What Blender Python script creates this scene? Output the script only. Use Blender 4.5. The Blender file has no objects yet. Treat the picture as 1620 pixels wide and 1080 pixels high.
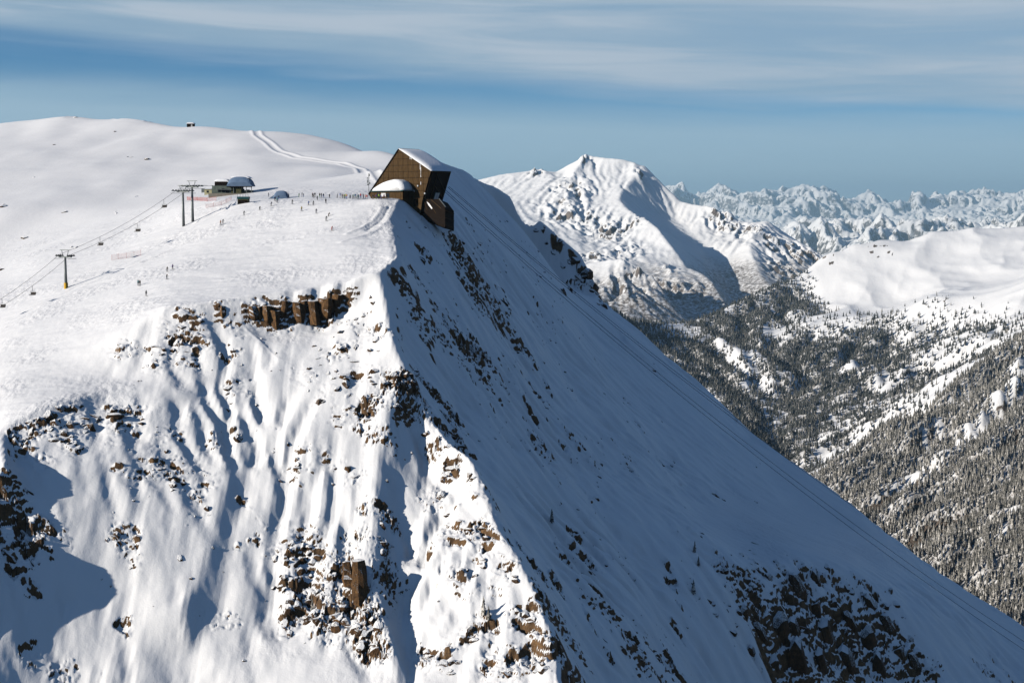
import bpy, bmesh, math, random, time
import numpy as np
from mathutils import Vector, Matrix
from mathutils.geometry import delaunay_2d_cdt
T0 = time.time()
random.seed(7)
rng = np.random.default_rng(7)
SC = bpy.context.scene
COL = SC.collection
PI = math.pi

# ------------------------------------------------------------------ camera, world, sun, exposure
F, PITCH = 2250.0, math.atan(215 / 2250.0)          # focal length in photo pixels (1620 wide), pitch below the horizon
cam_data = bpy.data.cameras.new('camera')
cam_data.sensor_width = 36.0
cam_data.lens = F / 1620 * 36.0
cam_data.clip_start, cam_data.clip_end = 1.0, 200000.0
cam = bpy.data.objects.new('camera', cam_data)
cam.rotation_euler = (PI / 2 - PITCH, 0, 0)
COL.objects.link(cam)
SC.camera = cam

SUN = Vector((-0.86, -0.42, 0.355)).normalized()     # towards the sun: low winter sun from the left, a little behind the camera
sun_el = math.asin(SUN.z)
sun_az = math.atan2(SUN.x, SUN.y)
sd = bpy.data.lights.new('sun', 'SUN')
sd.energy, sd.angle, sd.color = 5.0, math.radians(0.5), (1.0, 0.93, 0.83)
so = bpy.data.objects.new('sun', sd)
so.rotation_euler = SUN.to_track_quat('Z', 'Y').to_euler()
so.location = (-400, -200, 400)
COL.objects.link(so)

W = bpy.data.worlds.new('World')
SC.world = W
W.use_nodes = True
SKY_STRENGTH = 0.05
def build_world():
    nt = W.node_tree; nt.nodes.clear()
    N = lambda t, **k: _node(nt, t, **k)
    sky = N('ShaderNodeTexSky', sky_type='NISHITA', sun_disc=False, sun_elevation=sun_el, sun_rotation=sun_az,
            altitude=2600, air_density=1.0, dust_density=0.1, ozone_density=4.0)
    tc = N('ShaderNodeTexCoord')
    sep = N('ShaderNodeSeparateXYZ'); nt.links.new(tc.outputs['Generated'], sep.inputs[0])
    def m(op, a, b=None, c=None, clamp=False):
        n = N('ShaderNodeMath', operation=op, use_clamp=clamp)
        for i, v in enumerate((a, b, c)):
            if v is None: continue
            if isinstance(v, (int, float)): n.inputs[i].default_value = v
            else: nt.links.new(v, n.inputs[i])
        return n.outputs[0]
    # azimuth and elevation in degrees: thin stratus is laid out on the sky itself
    az = m('MULTIPLY', m('ARCTAN2', sep.outputs[0], sep.outputs[1]), 57.2958)
    el = m('MULTIPLY', m('ARCSINE', sep.outputs[2]), 57.2958)
    def noise(sx, sy, scale, detail, rough, dx=0.0, dist=0.0):
        cb = N('ShaderNodeCombineXYZ')
        nt.links.new(m('ADD', m('MULTIPLY', az, sx), dx), cb.inputs[0])
        nt.links.new(m('ADD', m('MULTIPLY', el, sy), m('MULTIPLY', az, TILT * sy)), cb.inputs[1])
        n = N('ShaderNodeTexNoise', noise_dimensions='3D')
        n.inputs['Scale'].default_value = scale; n.inputs['Detail'].default_value = detail
        n.inputs['Roughness'].default_value = rough; n.inputs['Distortion'].default_value = dist
        nt.links.new(cb.outputs[0], n.inputs['Vector'])
        return n.outputs[0]
    TILT = 0.03
    n1 = noise(0.05, 0.62, 1.0, 7, 0.55, 3.1, 0.35)
    n2 = noise(0.075, 0.95, 1.0, 6, 0.55, 7.7, 0.6)
    # layers of cloud by height in the sky: a thin veil low down, a clear blue band, then the stratus sheet above
    warp = m('MULTIPLY', m('SUBTRACT', n1, 0.5), 2.2)
    azc = m('MAXIMUM', m('MINIMUM', az, 32.0), -32.0)
    def sstep(x, a, b):
        n = N('ShaderNodeMapRange', interpolation_type='SMOOTHSTEP')
        n.inputs[1].default_value, n.inputs[2].default_value = a, b
        nt.links.new(x, n.inputs[0]); return n.outputs[0]
    els = m('ADD', m('ADD', el, warp), m('MULTIPLY', azc, 0.075))
    ell = m('ADD', m('ADD', el, m('MULTIPLY', warp, 0.6)), m('MULTIPLY', azc, 0.04))
    sheet = m('MULTIPLY', sstep(els, 4.0, 5.5), m('SUBTRACT', 1.0, m('MULTIPLY', sstep(els, 9.5, 16), 0.9)))
    sheet = m('MULTIPLY', sheet, m('ADD', 0.55, m('MULTIPLY', n2, 0.75)), clamp=True)
    low = m('MULTIPLY', m('SUBTRACT', 1.0, sstep(ell, 2.9, 4.9)), 0.88)
    cov = m('MULTIPLY', m('MAXIMUM', sheet, low), 0.95, clamp=True)
    cc = N('ShaderNodeMix', data_type='RGBA')
    nt.links.new(m('MULTIPLY', sstep(n2, 0.35, 0.72), 1.0), cc.inputs[0])
    cc.inputs[6].default_value = CLOUD_A; cc.inputs[7].default_value = CLOUD_B
    veil = N('ShaderNodeMix', data_type='RGBA'); nt.links.new(low, veil.inputs[0]); nt.links.new(cc.outputs[2], veil.inputs[6]); veil.inputs[7].default_value = (6.7, 9.5, 11.5, 1)
    bl = N('ShaderNodeMix', data_type='RGBA', blend_type='MULTIPLY'); bl.inputs[0].default_value = 1.0
    nt.links.new(sky.outputs[0], bl.inputs[6]); bl.inputs[7].default_value = (0.51, 1.08, 1.38, 1)
    mix = N('ShaderNodeMix', data_type='RGBA')
    nt.links.new(cov, mix.inputs[0]); nt.links.new(bl.outputs[2], mix.inputs[6]); nt.links.new(veil.outputs[2], mix.inputs[7])
    bg = N('ShaderNodeBackground'); bg.inputs[1].default_value = SKY_STRENGTH
    nt.links.new(mix.outputs[2], bg.inputs[0])
    out = N('ShaderNodeOutputWorld'); nt.links.new(bg.outputs[0], out.inputs[0])
def _node(nt, t, **k):
    n = nt.nodes.new(t)
    for a, v in k.items(): setattr(n, a, v)
    return n
CLOUD_A, CLOUD_B = (5.8, 8.0, 10.0, 1), (8.6, 9.9, 11.4, 1)
build_world()
SC.view_settings.view_transform = 'Standard'
SC.view_settings.look = 'None'
SC.view_settings.exposure = 0.2
SC.view_settings.gamma = 1.0
SC.view_settings.use_curve_mapping = False
SC.cycles.max_bounces = 4
SC.cycles.diffuse_bounces = 0
SC.cycles.volume_bounces = 0

# ------------------------------------------------------------------ helpers: where a photo pixel's ray goes, noise, terrain
SP, CP = math.sin(PITCH), math.cos(PITCH)
def ray(px, py):
    u, v = (px - 810) / F, (540 - py) / F
    return np.array((u, CP + v * SP, -SP + v * CP))
def P(px, py, Y):
    d = ray(px, py); return d * (Y / d[1])
def pixel(p):
    x, y, z = p[0], p[1], p[2]
    w = y * CP - z * SP
    return 810 + F * x / w, 540 - F * (y * SP + z * CP) / w

def _h(ix, iy, s):
    h = (ix.astype(np.int64) * 374761393 + iy.astype(np.int64) * 668265263 + s * 974711) & 0xFFFFFFFF
    h = ((h ^ (h >> 13)) * 1274126177) & 0xFFFFFFFF
    h = ((h ^ (h >> 15)) * 2246822519) & 0xFFFFFFFF
    return (h ^ (h >> 16)).astype(np.float32) / 4294967296.0
def pn(x, y, s=0):                                  # gradient noise, about -1..1
    x = np.asarray(x, np.float32); y = np.asarray(y, np.float32)
    ix, iy = np.floor(x), np.floor(y); fx, fy = x - ix, y - iy
    ix, iy = ix.astype(np.int64), iy.astype(np.int64)
    ux, uy = fx * fx * fx * (fx * (fx * 6 - 15) + 10), fy * fy * fy * (fy * (fy * 6 - 15) + 10)
    def g(a, b):
        t = _h(ix + a, iy + b, s) * 6.2831853
        return np.cos(t) * (fx - a) + np.sin(t) * (fy - b)
    n0 = g(0, 0) * (1 - ux) + g(1, 0) * ux
    n1 = g(0, 1) * (1 - ux) + g(1, 1) * ux
    return (n0 * (1 - uy) + n1 * uy) * 1.5
def fbm(x, y, o=4, s=0, lac=2.03, gain=0.5):
    r, a, t = 0, 1.0, 0
    for i in range(o):
        r = r + a * pn(x, y, s + i * 17); t += a
        x, y, a = x * lac + 13.7, y * lac - 7.1, a * gain
    return r / t
def ridged(x, y, o=5, s=0, lac=2.1, gain=0.5):      # sharp crests: 0..1
    r, a, t, w = 0, 1.0, 0, 1.0
    for i in range(o):
        n = (1 - np.abs(pn(x, y, s + i * 17))) ** 2 * w
        r = r + a * n; t += a; w = np.clip(n * 1.6, 0, 1)
        x, y, a = x * lac + 5.3, y * lac + 9.1, a * gain
    return r / t
def cells(x, y, s=0, jit=0.9):                      # Worley cells: distance to border and a random value of the cell
    ix, iy = np.floor(x).astype(np.int64), np.floor(y).astype(np.int64)
    d1 = np.full(x.shape, 9.0, np.float32); d2 = d1.copy(); idv = np.zeros(x.shape, np.float32)
    for a in (-1, 0, 1):
        for b in (-1, 0, 1):
            cx, cy = ix + a, iy + b
            px = cx + 0.5 + jit * (_h(cx, cy, s) - 0.5); py = cy + 0.5 + jit * (_h(cx, cy, s + 1) - 0.5)
            d = (px - x) ** 2 + (py - y) ** 2
            n = d < d1
            d2 = np.where(n, d1, np.minimum(d2, d)); idv = np.where(n, _h(cx, cy, s + 2), idv); d1 = np.where(n, d, d1)
    return np.sqrt(d2) - np.sqrt(d1), idv
def sst(x, a, b):
    t = np.clip((x - a) / (b - a), 0, 1); return t * t * (3 - 2 * t)
def blur(H, sx, sy=None):
    for ax, s in ((0, sy or sx), (1, sx)):
        r = max(1, int(3 * s)); k = np.exp(-0.5 * (np.arange(-r, r + 1) / s) ** 2); k /= k.sum()
        pad = [(0, 0), (0, 0)]; pad[ax] = (r, r)
        Q = np.pad(H, pad, mode='edge'); out = np.zeros_like(H)
        n = H.shape[ax]
        for i, w in enumerate(k):
            out += w * (Q[i:i + n] if ax == 0 else Q[:, i:i + n])
        H = out
    return H

class Relief:
    """A height map in world X, Y over a triangulated net of surveyed lines; sharp lines stay creased."""
    def __init__(self, lines, x0, x1, y0, y1, step, sharp_r, s_small, s_big):
        self.x0, self.y0, self.step = x0, y0, step
        nx, ny = int((x1 - x0) / step) + 1, int((y1 - y0) / step) + 1
        pts, zs, edges = [], [], []
        for sharp, ln in lines:
            for k, p in enumerate(ln):
                pts.append(Vector((p[0], p[1]))); zs.append(p[2])
                if k and sharp is not None: edges.append((len(pts) - 2, len(pts) - 1))
        vs, es, fs, ov, oe, of = delaunay_2d_cdt(pts, edges, [], 0, 1e-3)
        zz = []
        P2 = np.array([(p.x, p.y) for p in pts]); Z2 = np.array(zs)
        for v, o in zip(vs, ov):
            if o: zz.append(np.mean([zs[i] for i in o]))
            else:
                d = np.hypot(P2[:, 0] - v.x, P2[:, 1] - v.y); i = np.argsort(d)[:4]; w = 1 / (d[i] + 1)
                zz.append((Z2[i] * w).sum() / w.sum()); print('net: lines cross near', tuple(v), pixel((v.x, v.y, zz[-1])))
        H = np.full((ny, nx), np.nan, np.float32)
        for f in fs:
            a, b, c = (np.array((vs[i].x, vs[i].y, zz[i])) for i in f)
            i0 = max(0, int((min(a[0], b[0], c[0]) - x0) / step)); i1 = min(nx - 1, int((max(a[0], b[0], c[0]) - x0) / step) + 1)
            j0 = max(0, int((min(a[1], b[1], c[1]) - y0) / step)); j1 = min(ny - 1, int((max(a[1], b[1], c[1]) - y0) / step) + 1)
            if i1 < i0 or j1 < j0: continue
            X, Y = np.meshgrid(x0 + step * np.arange(i0, i1 + 1), y0 + step * np.arange(j0, j1 + 1))
            d = (b[1] - c[1]) * (a[0] - c[0]) + (c[0] - b[0]) * (a[1] - c[1])
            if abs(d) < 1e-9: continue
            l0 = ((b[1] - c[1]) * (X - c[0]) + (c[0] - b[0]) * (Y - c[1])) / d
            l1 = ((c[1] - a[1]) * (X - c[0]) + (a[0] - c[0]) * (Y - c[1])) / d
            l2 = 1 - l0 - l1
            m = (l0 > -1e-4) & (l1 > -1e-4) & (l2 > -1e-4)
            S = H[j0:j1 + 1, i0:i1 + 1]; S[m] = (l0 * a[2] + l1 * b[2] + l2 * c[2])[m]
        bad = np.isnan(H)
        if bad.any(): H[bad] = np.nanmin(H)
        X, Y = np.meshgrid(x0 + step * np.arange(nx), y0 + step * np.arange(ny))
        D = np.full(H.shape, 1e9, np.float32)
        for sharp, ln in lines:
            if not sharp: continue
            for p, q in zip(ln[:-1], ln[1:]):
                r = sharp_r * 3
                i0 = max(0, int((min(p[0], q[0]) - r - x0) / step)); i1 = min(nx, int((max(p[0], q[0]) + r - x0) / step) + 2)
                j0 = max(0, int((min(p[1], q[1]) - r - y0) / step)); j1 = min(ny, int((max(p[1], q[1]) + r - y0) / step) + 2)
                if i1 <= i0 or j1 <= j0: continue
                dx, dy = q[0] - p[0], q[1] - p[1]; L = dx * dx + dy * dy + 1e-9
                xx, yy = X[j0:j1, i0:i1], Y[j0:j1, i0:i1]
                t = np.clip(((xx - p[0]) * dx + (yy - p[1]) * dy) / L, 0, 1)
                d = np.hypot(xx - p[0] - t * dx, yy - p[1] - t * dy)
                D[j0:j1, i0:i1] = np.minimum(D[j0:j1, i0:i1], d)
        w = np.exp(-(D / sharp_r) ** 2)
        self.H = blur(H, s_big / step) * (1 - w) + blur(H, s_small / step) * w
    def __call__(self, X, Y):
        fx = np.clip((np.asarray(X, np.float64) - self.x0) / self.step, 0, self.H.shape[1] - 1.001)
        fy = np.clip((np.asarray(Y, np.float64) - self.y0) / self.step, 0, self.H.shape[0] - 1.001)
        i, j = fx.astype(int), fy.astype(int); fx, fy = fx - i, fy - j
        H = self.H
        return (H[j, i] * (1 - fx) + H[j, i + 1] * fx) * (1 - fy) + (H[j + 1, i] * (1 - fx) + H[j + 1, i + 1] * fx) * fy

def fan_points(us, ys):
    U, Y = np.meshgrid(np.asarray(us), np.asarray(ys)); return U * Y, Y
def sheet(name, X, Y, Z, mat, attrs={}, cut=None, label=None):
    ny, nx = X.shape
    me = bpy.data.meshes.new(name)
    co = np.stack((X, Y, Z), -1).reshape(-1, 3).astype(np.float32)
    q = np.arange(ny * nx).reshape(ny, nx)
    quads = np.stack((q[:-1, :-1], q[:-1, 1:], q[1:, 1:], q[1:, :-1]), -1).reshape(-1, 4)
    if cut is not None:
        quads = quads[~(cut.reshape(-1)[quads].all(1))]
        used = np.zeros(len(co), bool); used[quads.ravel()] = True
        remap = np.cumsum(used) - 1; quads = remap[quads]; co = co[used]
        attrs = {k: v.reshape(-1)[used] for k, v in attrs.items()}
    me.vertices.add(len(co)); me.vertices.foreach_set('co', co.ravel())
    me.loops.add(quads.size); me.loops.foreach_set('vertex_index', quads.ravel().astype(np.int32))
    me.polygons.add(len(quads)); me.polygons.foreach_set('loop_start', np.arange(0, quads.size, 4, dtype=np.int32))
    me.polygons.foreach_set('use_smooth', np.ones(len(quads), bool))
    for k, v in attrs.items():
        a = me.attributes.new(k, 'FLOAT', 'POINT'); a.data.foreach_set('value', np.asarray(v, np.float32).ravel())
    me.update(calc_edges=True)
    me.materials.append(mat)
    o = bpy.data.objects.new(name, me); COL.objects.link(o); o['kind'] = 'structure'
    if label: o['label'] = label
    return o
def slope_nz(X, Y, Z):                              # z of the unit normal of a fan grid
    def gr(A, ax): return np.gradient(A, axis=ax)
    ax_, ay_, az_ = gr(X, 1), gr(Y, 1), gr(Z, 1); bx, by, bz = gr(X, 0), gr(Y, 0), gr(Z, 0)
    nx, ny, nz = ay_ * bz - az_ * by, az_ * bx - ax_ * bz, ax_ * by - ay_ * bx
    L = np.sqrt(nx * nx + ny * ny + nz * nz) + 1e-9
    return nx / L, ny / L, nz / L

def erode(H, step, drops, steps=36, seed=1, cap=6.0, ero=0.32, dep=0.12, inertia=0.08, batch=14000):
    """Rain run over a height map: cuts gullies down the fall lines and leaves the ribs between them."""
    r = np.random.default_rng(seed); h = (H / step).astype(np.float64); ny, nx = h.shape; flat = h.ravel()
    for _ in range(max(1, drops // batch)):
        x, y = r.uniform(1, nx - 3, batch), r.uniform(1, ny - 3, batch)
        dx = np.zeros(batch); dy = np.zeros(batch); vel = np.ones(batch); wat = np.ones(batch); sed = np.zeros(batch)
        for _k in range(steps):
            i, j = x.astype(int), y.astype(int); u, v = x - i, y - j; q = j * nx + i
            a, b, c, d = flat[q], flat[q + 1], flat[q + nx], flat[q + nx + 1]
            gx = (b - a) * (1 - v) + (d - c) * v; gy = (c - a) * (1 - u) + (d - b) * u
            h0 = a * (1 - u) * (1 - v) + b * u * (1 - v) + c * (1 - u) * v + d * u * v
            dx = dx * inertia - gx * (1 - inertia); dy = dy * inertia - gy * (1 - inertia)
            L = np.hypot(dx, dy) + 1e-9; dx /= L; dy /= L
            x2 = np.clip(x + dx, 1, nx - 3); y2 = np.clip(y + dy, 1, ny - 3)
            i2, j2 = x2.astype(int), y2.astype(int); u2, v2 = x2 - i2, y2 - j2; q2 = j2 * nx + i2
            h1 = flat[q2] * (1 - u2) * (1 - v2) + flat[q2 + 1] * u2 * (1 - v2) + flat[q2 + nx] * (1 - u2) * v2 + flat[q2 + nx + 1] * u2 * v2
            dh = h1 - h0
            cp = np.maximum(-dh, 0.01) * vel * wat * cap
            am = np.where(dh > 0, np.minimum(dh, sed), np.where(sed > cp, (sed - cp) * dep, -np.minimum((cp - sed) * ero, np.maximum(-dh, 0) * 0.5)))
            am = np.clip(am, -0.25, 0.25); sed -= am
            for w, o in (((1 - u) * (1 - v), 0), (u * (1 - v), 1), ((1 - u) * v, nx), (u * v, nx + 1)): np.add.at(flat, q + o, am * w)
            vel = np.sqrt(np.clip(vel * vel - dh * 2, 0.05, 9)); wat *= 0.975; x, y = x2, y2
    return (h * step).astype(np.float32)
USTEP, YF = 0.0008, 1.0
# ------------------------------------------------------------------ materials of the ground
def new_mat(name):
    m = bpy.data.materials.new(name); m.use_nodes = True
    nt = m.node_tree; nt.nodes.clear()
    out = nt.nodes.new('ShaderNodeOutputMaterial'); b = nt.nodes.new('ShaderNodeBsdfPrincipled')
    nt.links.new(b.outputs[0], out.inputs[0])
    return m, nt, b
def noise_node(nt, vec, scale, detail=4, rough=0.55, dist=0.0):
    n = nt.nodes.new('ShaderNodeTexNoise'); n.inputs['Scale'].default_value = scale
    n.inputs['Detail'].default_value = detail; n.inputs['Roughness'].default_value = rough; n.inputs['Distortion'].default_value = dist
    if vec is not None: nt.links.new(vec, n.inputs['Vector'])
    return n.outputs[0]
def ramp(nt, fac, stops):
    r = nt.nodes.new('ShaderNodeValToRGB'); el = r.color_ramp.elements
    while len(el) < len(stops): el.new(0.5)
    for e, (p, c) in zip(el, stops):
        e.position = p; e.color = (*c, 1) if len(c) == 3 else c
    if fac is not None: nt.links.new(fac, r.inputs[0])
    return r.outputs[0]
def mixc(nt, fac, a, b, blend='MIX'):
    n = nt.nodes.new('ShaderNodeMix'); n.data_type = 'RGBA'; n.blend_type = blend
    for v, s in ((fac, n.inputs[0]), (a, n.inputs[6]), (b, n.inputs[7])):
        if isinstance(v, (int, float)): s.default_value = v
        elif isinstance(v, tuple): s.default_value = (*v, 1) if len(v) == 3 else v
        else: nt.links.new(v, s)
    return n.outputs[2]
def math_node(nt, op, a, b=None, clamp=False):
    n = nt.nodes.new('ShaderNodeMath'); n.operation = op; n.use_clamp = clamp
    for i, v in enumerate((a, b)):
        if v is None: continue
        if isinstance(v, (int, float)): n.inputs[i].default_value = v
        else: nt.links.new(v, n.inputs[i])
    return n.outputs[0]
def mrange(nt, v, a, b, c=0.0, d=1.0):
    n = nt.nodes.new('ShaderNodeMapRange'); n.inputs[1].default_value = a; n.inputs[2].default_value = b
    n.inputs[3].default_value = c; n.inputs[4].default_value = d
    nt.links.new(v, n.inputs[0]); return n.outputs[0]
def attr(nt, name):
    n = nt.nodes.new('ShaderNodeAttribute'); n.attribute_name = name; return n.outputs['Fac']

def snow_rock_mat(name, scale, rock_lo, rock_mid, rock_hi, snow=(0.91, 0.905, 0.90), bump=0.3, rough_attr=None, brush=None):
    m, nt, b = new_mat(name)
    geo = nt.nodes.new('ShaderNodeNewGeometry'); pos = geo.outputs['Position']
    rock = attr(nt, 'rock')
    n1 = noise_node(nt, pos, 0.55 * scale, 5, 0.6); n2 = noise_node(nt, pos, 2.6 * scale, 5, 0.65)
    n3 = noise_node(nt, pos, 0.06 * scale, 3, 0.5)
    rk = ramp(nt, math_node(nt, 'ADD', math_node(nt, 'MULTIPLY', n1, 0.7), math_node(nt, 'MULTIPLY', n3, 0.3)),
              ((0.3, rock_lo), (0.48, rock_mid), (0.68, rock_hi)))
    rk = mixc(nt, mrange(nt, n2, 0.35, 0.6, 0.0, 0.45), rk, rock_lo)
    f = math_node(nt, 'ADD', rock, math_node(nt, 'MULTIPLY', math_node(nt, 'SUBTRACT', n2, 0.5), 0.9))
    f = mrange(nt, f, 0.42, 0.56)
    sn = mixc(nt, mrange(nt, n3, 0.3, 0.7), snow, tuple(c * 0.975 for c in snow))
    if rough_attr: sn = mixc(nt, math_node(nt, 'MULTIPLY', attr(nt, 'gentle_grey'), 0.9, True), sn, (0.765, 0.765, 0.78))   # snow on gentle slopes is coloured greyer than on steep ones
    if brush:
        sn = mixc(nt, math_node(nt, 'MULTIPLY', attr(nt, 'brush'), mrange(nt, n2, 0.35, 0.6), clamp=True), sn, brush)
    col = mixc(nt, f, sn, rk)
    nt.links.new(col, b.inputs['Base Color'])
    nt.links.new(mrange(nt, f, 0, 1, 0.55, 0.9), b.inputs['Roughness'])
    b.inputs['Specular IOR Level'].default_value = 0.25
    bp = nt.nodes.new('ShaderNodeBump'); bp.inputs['Strength'].default_value = bump; bp.inputs['Distance'].default_value = 1.0 / scale
    hgt = math_node(nt, 'ADD', math_node(nt, 'MULTIPLY', n2, 0.35), math_node(nt, 'MULTIPLY', n1, 0.5))
    hgt = math_node(nt, 'MULTIPLY', hgt, mrange(nt, f, 0, 1, 0.34, 1.0))
    if rough_attr:
        na = noise_node(nt, pos, 1.1 * scale, 4, 0.7)
        hgt = math_node(nt, 'ADD', hgt, math_node(nt, 'MULTIPLY', math_node(nt, 'MULTIPLY', na, attr(nt, rough_attr)), 0.5))
    nt.links.new(hgt, bp.inputs['Height']); nt.links.new(bp.outputs[0], b.inputs['Normal'])
    return m
MAT_NEAR = snow_rock_mat('snow_and_brown_rock', 1.0, (0.035, 0.022, 0.013), (0.13, 0.075, 0.036), (0.27, 0.155, 0.07), bump=0.5, rough_attr='trod')

# ------------------------------------------------------------------ near mountain: surveyed lines (photo pixel + distance in metres -> world)
S, M_, V_ = True, False, None
def L(kind, *pts): return (kind, [tuple(P(*p)) for p in pts])
SKY = [(-250,205,1040),(-100,198,1020),(0,192,1000),(60,185,985),(95,181,975),(150,185,960),(200,184,940),(240,186,920),(280,196,900),(302,199,890),
       (372,200,870),(430,202,860),(500,207,850),(530,214,845),(550,228,845),(600,238,800),(640,243,740)]
SKYR = [(690,252,620),(712,260,640),(745,272,665),(780,290,690),(815,310,700),(850,335,705),(885,365,705),(915,392,703),(930,420,698),(945,465,690),
        (975,490,680),(1000,510,670),(1100,597,655),(1200,690,640),(1300,762,620),(1400,840,600),(1500,912,580),(1620,990,560),(1750,1080,540)]
near = [
 L(S, *SKYR), L(M_, *SKY),
 # brink of the front face, from the left
 L(S, (0,680,354),(60,645,362),(110,630,368),(165,618,376),(190,600,382),(215,560,391),(232,505,401),(262,484,404),(300,481,405),(345,474,407),(400,466,410),
      (460,460,413),(505,455,415),(550,446,417),(600,428,421),(628,408,431)),
 L(S, (628,408,431),(622,378,455),(618,346,476),(630,318,491)),
 L(S, (340,515,402.5),(400,522,405),(455,528,407),(505,520,410),(550,490,414)),
 # spur at the left edge of the frame, whose shadow lies in the basin
 L(S, (0,680,354),(8,728,338),(-28,826,327),(-62,842,317),(-88,862,312),(-97,950,308),(-102,1045,299),(-120,1200,285)),
 L(M_, (48,740,347),(62,800,338),(70,870,328),(60,930,321)),
 L(V_, (-200,900,325),(-300,900,335),(-300,1100,300)),
 # couloir below the left rocks, and the basin
 L(M_, (345,550,396),(290,598,384),(240,642,371),(175,712,356),(150,790,344),(128,870,334),(98,980,321),(70,1080,311),(40,1300,285)),
 L(M_, (262,700,363),(240,800,346.5),(212,900,333),(190,1000,321),(175,1080,311),(160,1300,283)),
 # spur with a shaded right flank
 L(S, (385,540,399.5),(388,600,388.5),(376,680,372.5),(362,760,358),(335,850,344),(305,930,331.5),(290,970,325)),
 L(M_, (418,640,383),(406,720,369.5),(378,830,351)),
 # main gully
 L(M_, (430,552,399),(440,620,385.5),(428,700,371.5),(400,800,355),(358,900,339.5),(325,1000,326),(300,1080,317),(280,1250,295),(260,1500,262)),
 # main crest and the left buttress
 L(S, (600,428,421),(610,480,410),(622,530,399),(640,575,391),(640,610,386),(615,660,377),(600,720,368),(595,800,355),(590,870,344),(600,940,334),(615,1000,325),(625,1060,317)),
 L(M_, (520,600,388),(500,700,371),(490,800,356),(475,870,344)),
 L(M_, (440,880,346),(452,970,333),(520,1015,326),(565,1036,322),(620,1068,317)),
 L(M_, (540,860,346),(550,930,334.5),(560,990,326.5)),
 L(M_, (400,1090,312),(500,1120,308),(600,1140,305)),
 # dark gully right of the buttress
 L(M_, (652,650,385),(664,720,378),(670,800,367),(666,880,355),(652,960,342),(646,1020,330),(650,1080,318),(660,1300,288)),
 # right spur
 L(S, (678,652,384),(700,690,377),(742,715,371),(762,760,363),(790,830,350),(815,870,343),(845,920,335),(870,980,326),(888,1060,315),(900,1150,302),(930,1400,272)),
 L(M_, (700,800,356),(720,900,341),(740,1000,326),(760,1080,315),(780,1300,286)),
 # shaded face
 L(M_, (690,385,480),(700,480,448),(705,560,425),(715,640,405),(745,700,391),(790,780,375),(830,850,362),(870,920,352),(905,1000,342),(930,1080,331),(960,1300,305)),
 L(M_, (745,340,570),(790,430,555),(830,520,530),(860,620,490),(900,720,455),(950,820,425),(1000,920,400),(1040,1000,385),(1080,1080,372),(1130,1300,340)),
 L(M_, (830,345,660),(880,430,660),(930,520,620),(990,620,580),(1060,720,540),(1130,810,500),(1180,870,473)),
 L(M_, (1250,810,560),(1350,860,540),(1450,920,528),(1540,1000,518),(1600,1080,505)),
 L(M_, (1100,965,410),(1140,935,424),(1190,908,445),(1250,892,463),(1310,888,478),(1370,905,486),(1420,945,488),(1460,1010,482),(1490,1080,470)),
 L(M_, (1130,1010,407),(1150,1015,412),(1200,1005,431),(1260,1012,446),(1320,1022,458),(1380,1042,466),(1430,1076,466)),
 L(V_, (1150,1100,398),(1250,1120,430),(1350,1140,445),(1200,1350,350),(1400,1350,400),(1600,1300,440),(1750,1200,480)),
 # plaza and piste
 L(S, (600,313.5,494),(618,313,493),(634,313,493),(646,321,494),(658,331,496),(674,341,499),(692,347,502),(716,356,508)),
 L(V_, (592,313,488),(640,318,505),(690,328,530),(660,322,520)),
 L(M_, (585,313,500),(540,315,500),(490,316,505),(440,320,508),(400,326,510)),
 L(V_, (520,365,465),(400,400,458),(300,418,452),(250,440,440),(150,500,420),(60,580,392),(0,600,383),(350,345,500),(330,380,480)),
 L(V_, (380,318,520),(340,312,535),(450,306,560),(540,305,540)),
 L(V_, (290,357,510),(305,351,520),(103,456,462),(0,470,480),(0,520,430),(-80,560,430),(200,385,520),(150,412,500),(60,440,490)),
 # hill behind
 L(V_, (450,290,620),(500,270,690),(450,240,770),(380,230,790),(560,270,710),(620,270,690),(690,280,580)),
 L(V_, (300,260,730),(200,240,810),(150,250,800),(60,240,840),(100,330,640),(200,330,620),(260,320,600),(0,330,640),(0,420,550),(60,395,550),(-100,430,580),(-100,330,680)),
]
for (a, dy, dz) in ((SKY, 140, -60), (SKY, 420, -330), (SKY, 800, -600)):
    near.append((V_, [(p[0], p[1] + dy, p[2] + dz) for p in (P(*q) for q in a)]))
for (d, dz) in ((70, -70), (190, -260)):
    near.append((V_, [(p[0] + d * 0.45, p[1] + d * 0.9, p[2] + dz) for p in (P(*q) for q in SKYR)]))
near.append((V_, [(-1000,200,-90),(-1000,400,-60),(-400,400,-58),(-1000,700,0),(-1000,1000,20),(-1000,1500,-600),(-1000,2100,-600),(0,2100,-600),(1000,2100,-600),(1000,1200,-600),
                  (1000,600,-560),(1000,200,-500),(420,420,-330),(420,900,-420),(200,215,-260),(0,205,-215),(-150,215,-160),(-300,230,-120)]))
relief = Relief(near, -520, 460, 205, 1780, 1.25, 7.0, 1.1, 7.0)

ground = relief
def hit(px, py, rel=None, y0=250.0, y1=1700.0, n=6000):   # where the ray through a photo pixel meets the ground
    d = ray(px, py); d = d / d[1]
    ys = np.linspace(y0, y1, n); z = (rel or ground)(d[0] * ys, ys)
    k = np.nonzero(d[2] * ys <= z)[0]
    y = ys[k[0]] if len(k) else y1
    return np.array((d[0] * y, y, float((rel or ground)(np.array([d[0] * y]), np.array([y]))[0])))

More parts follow.
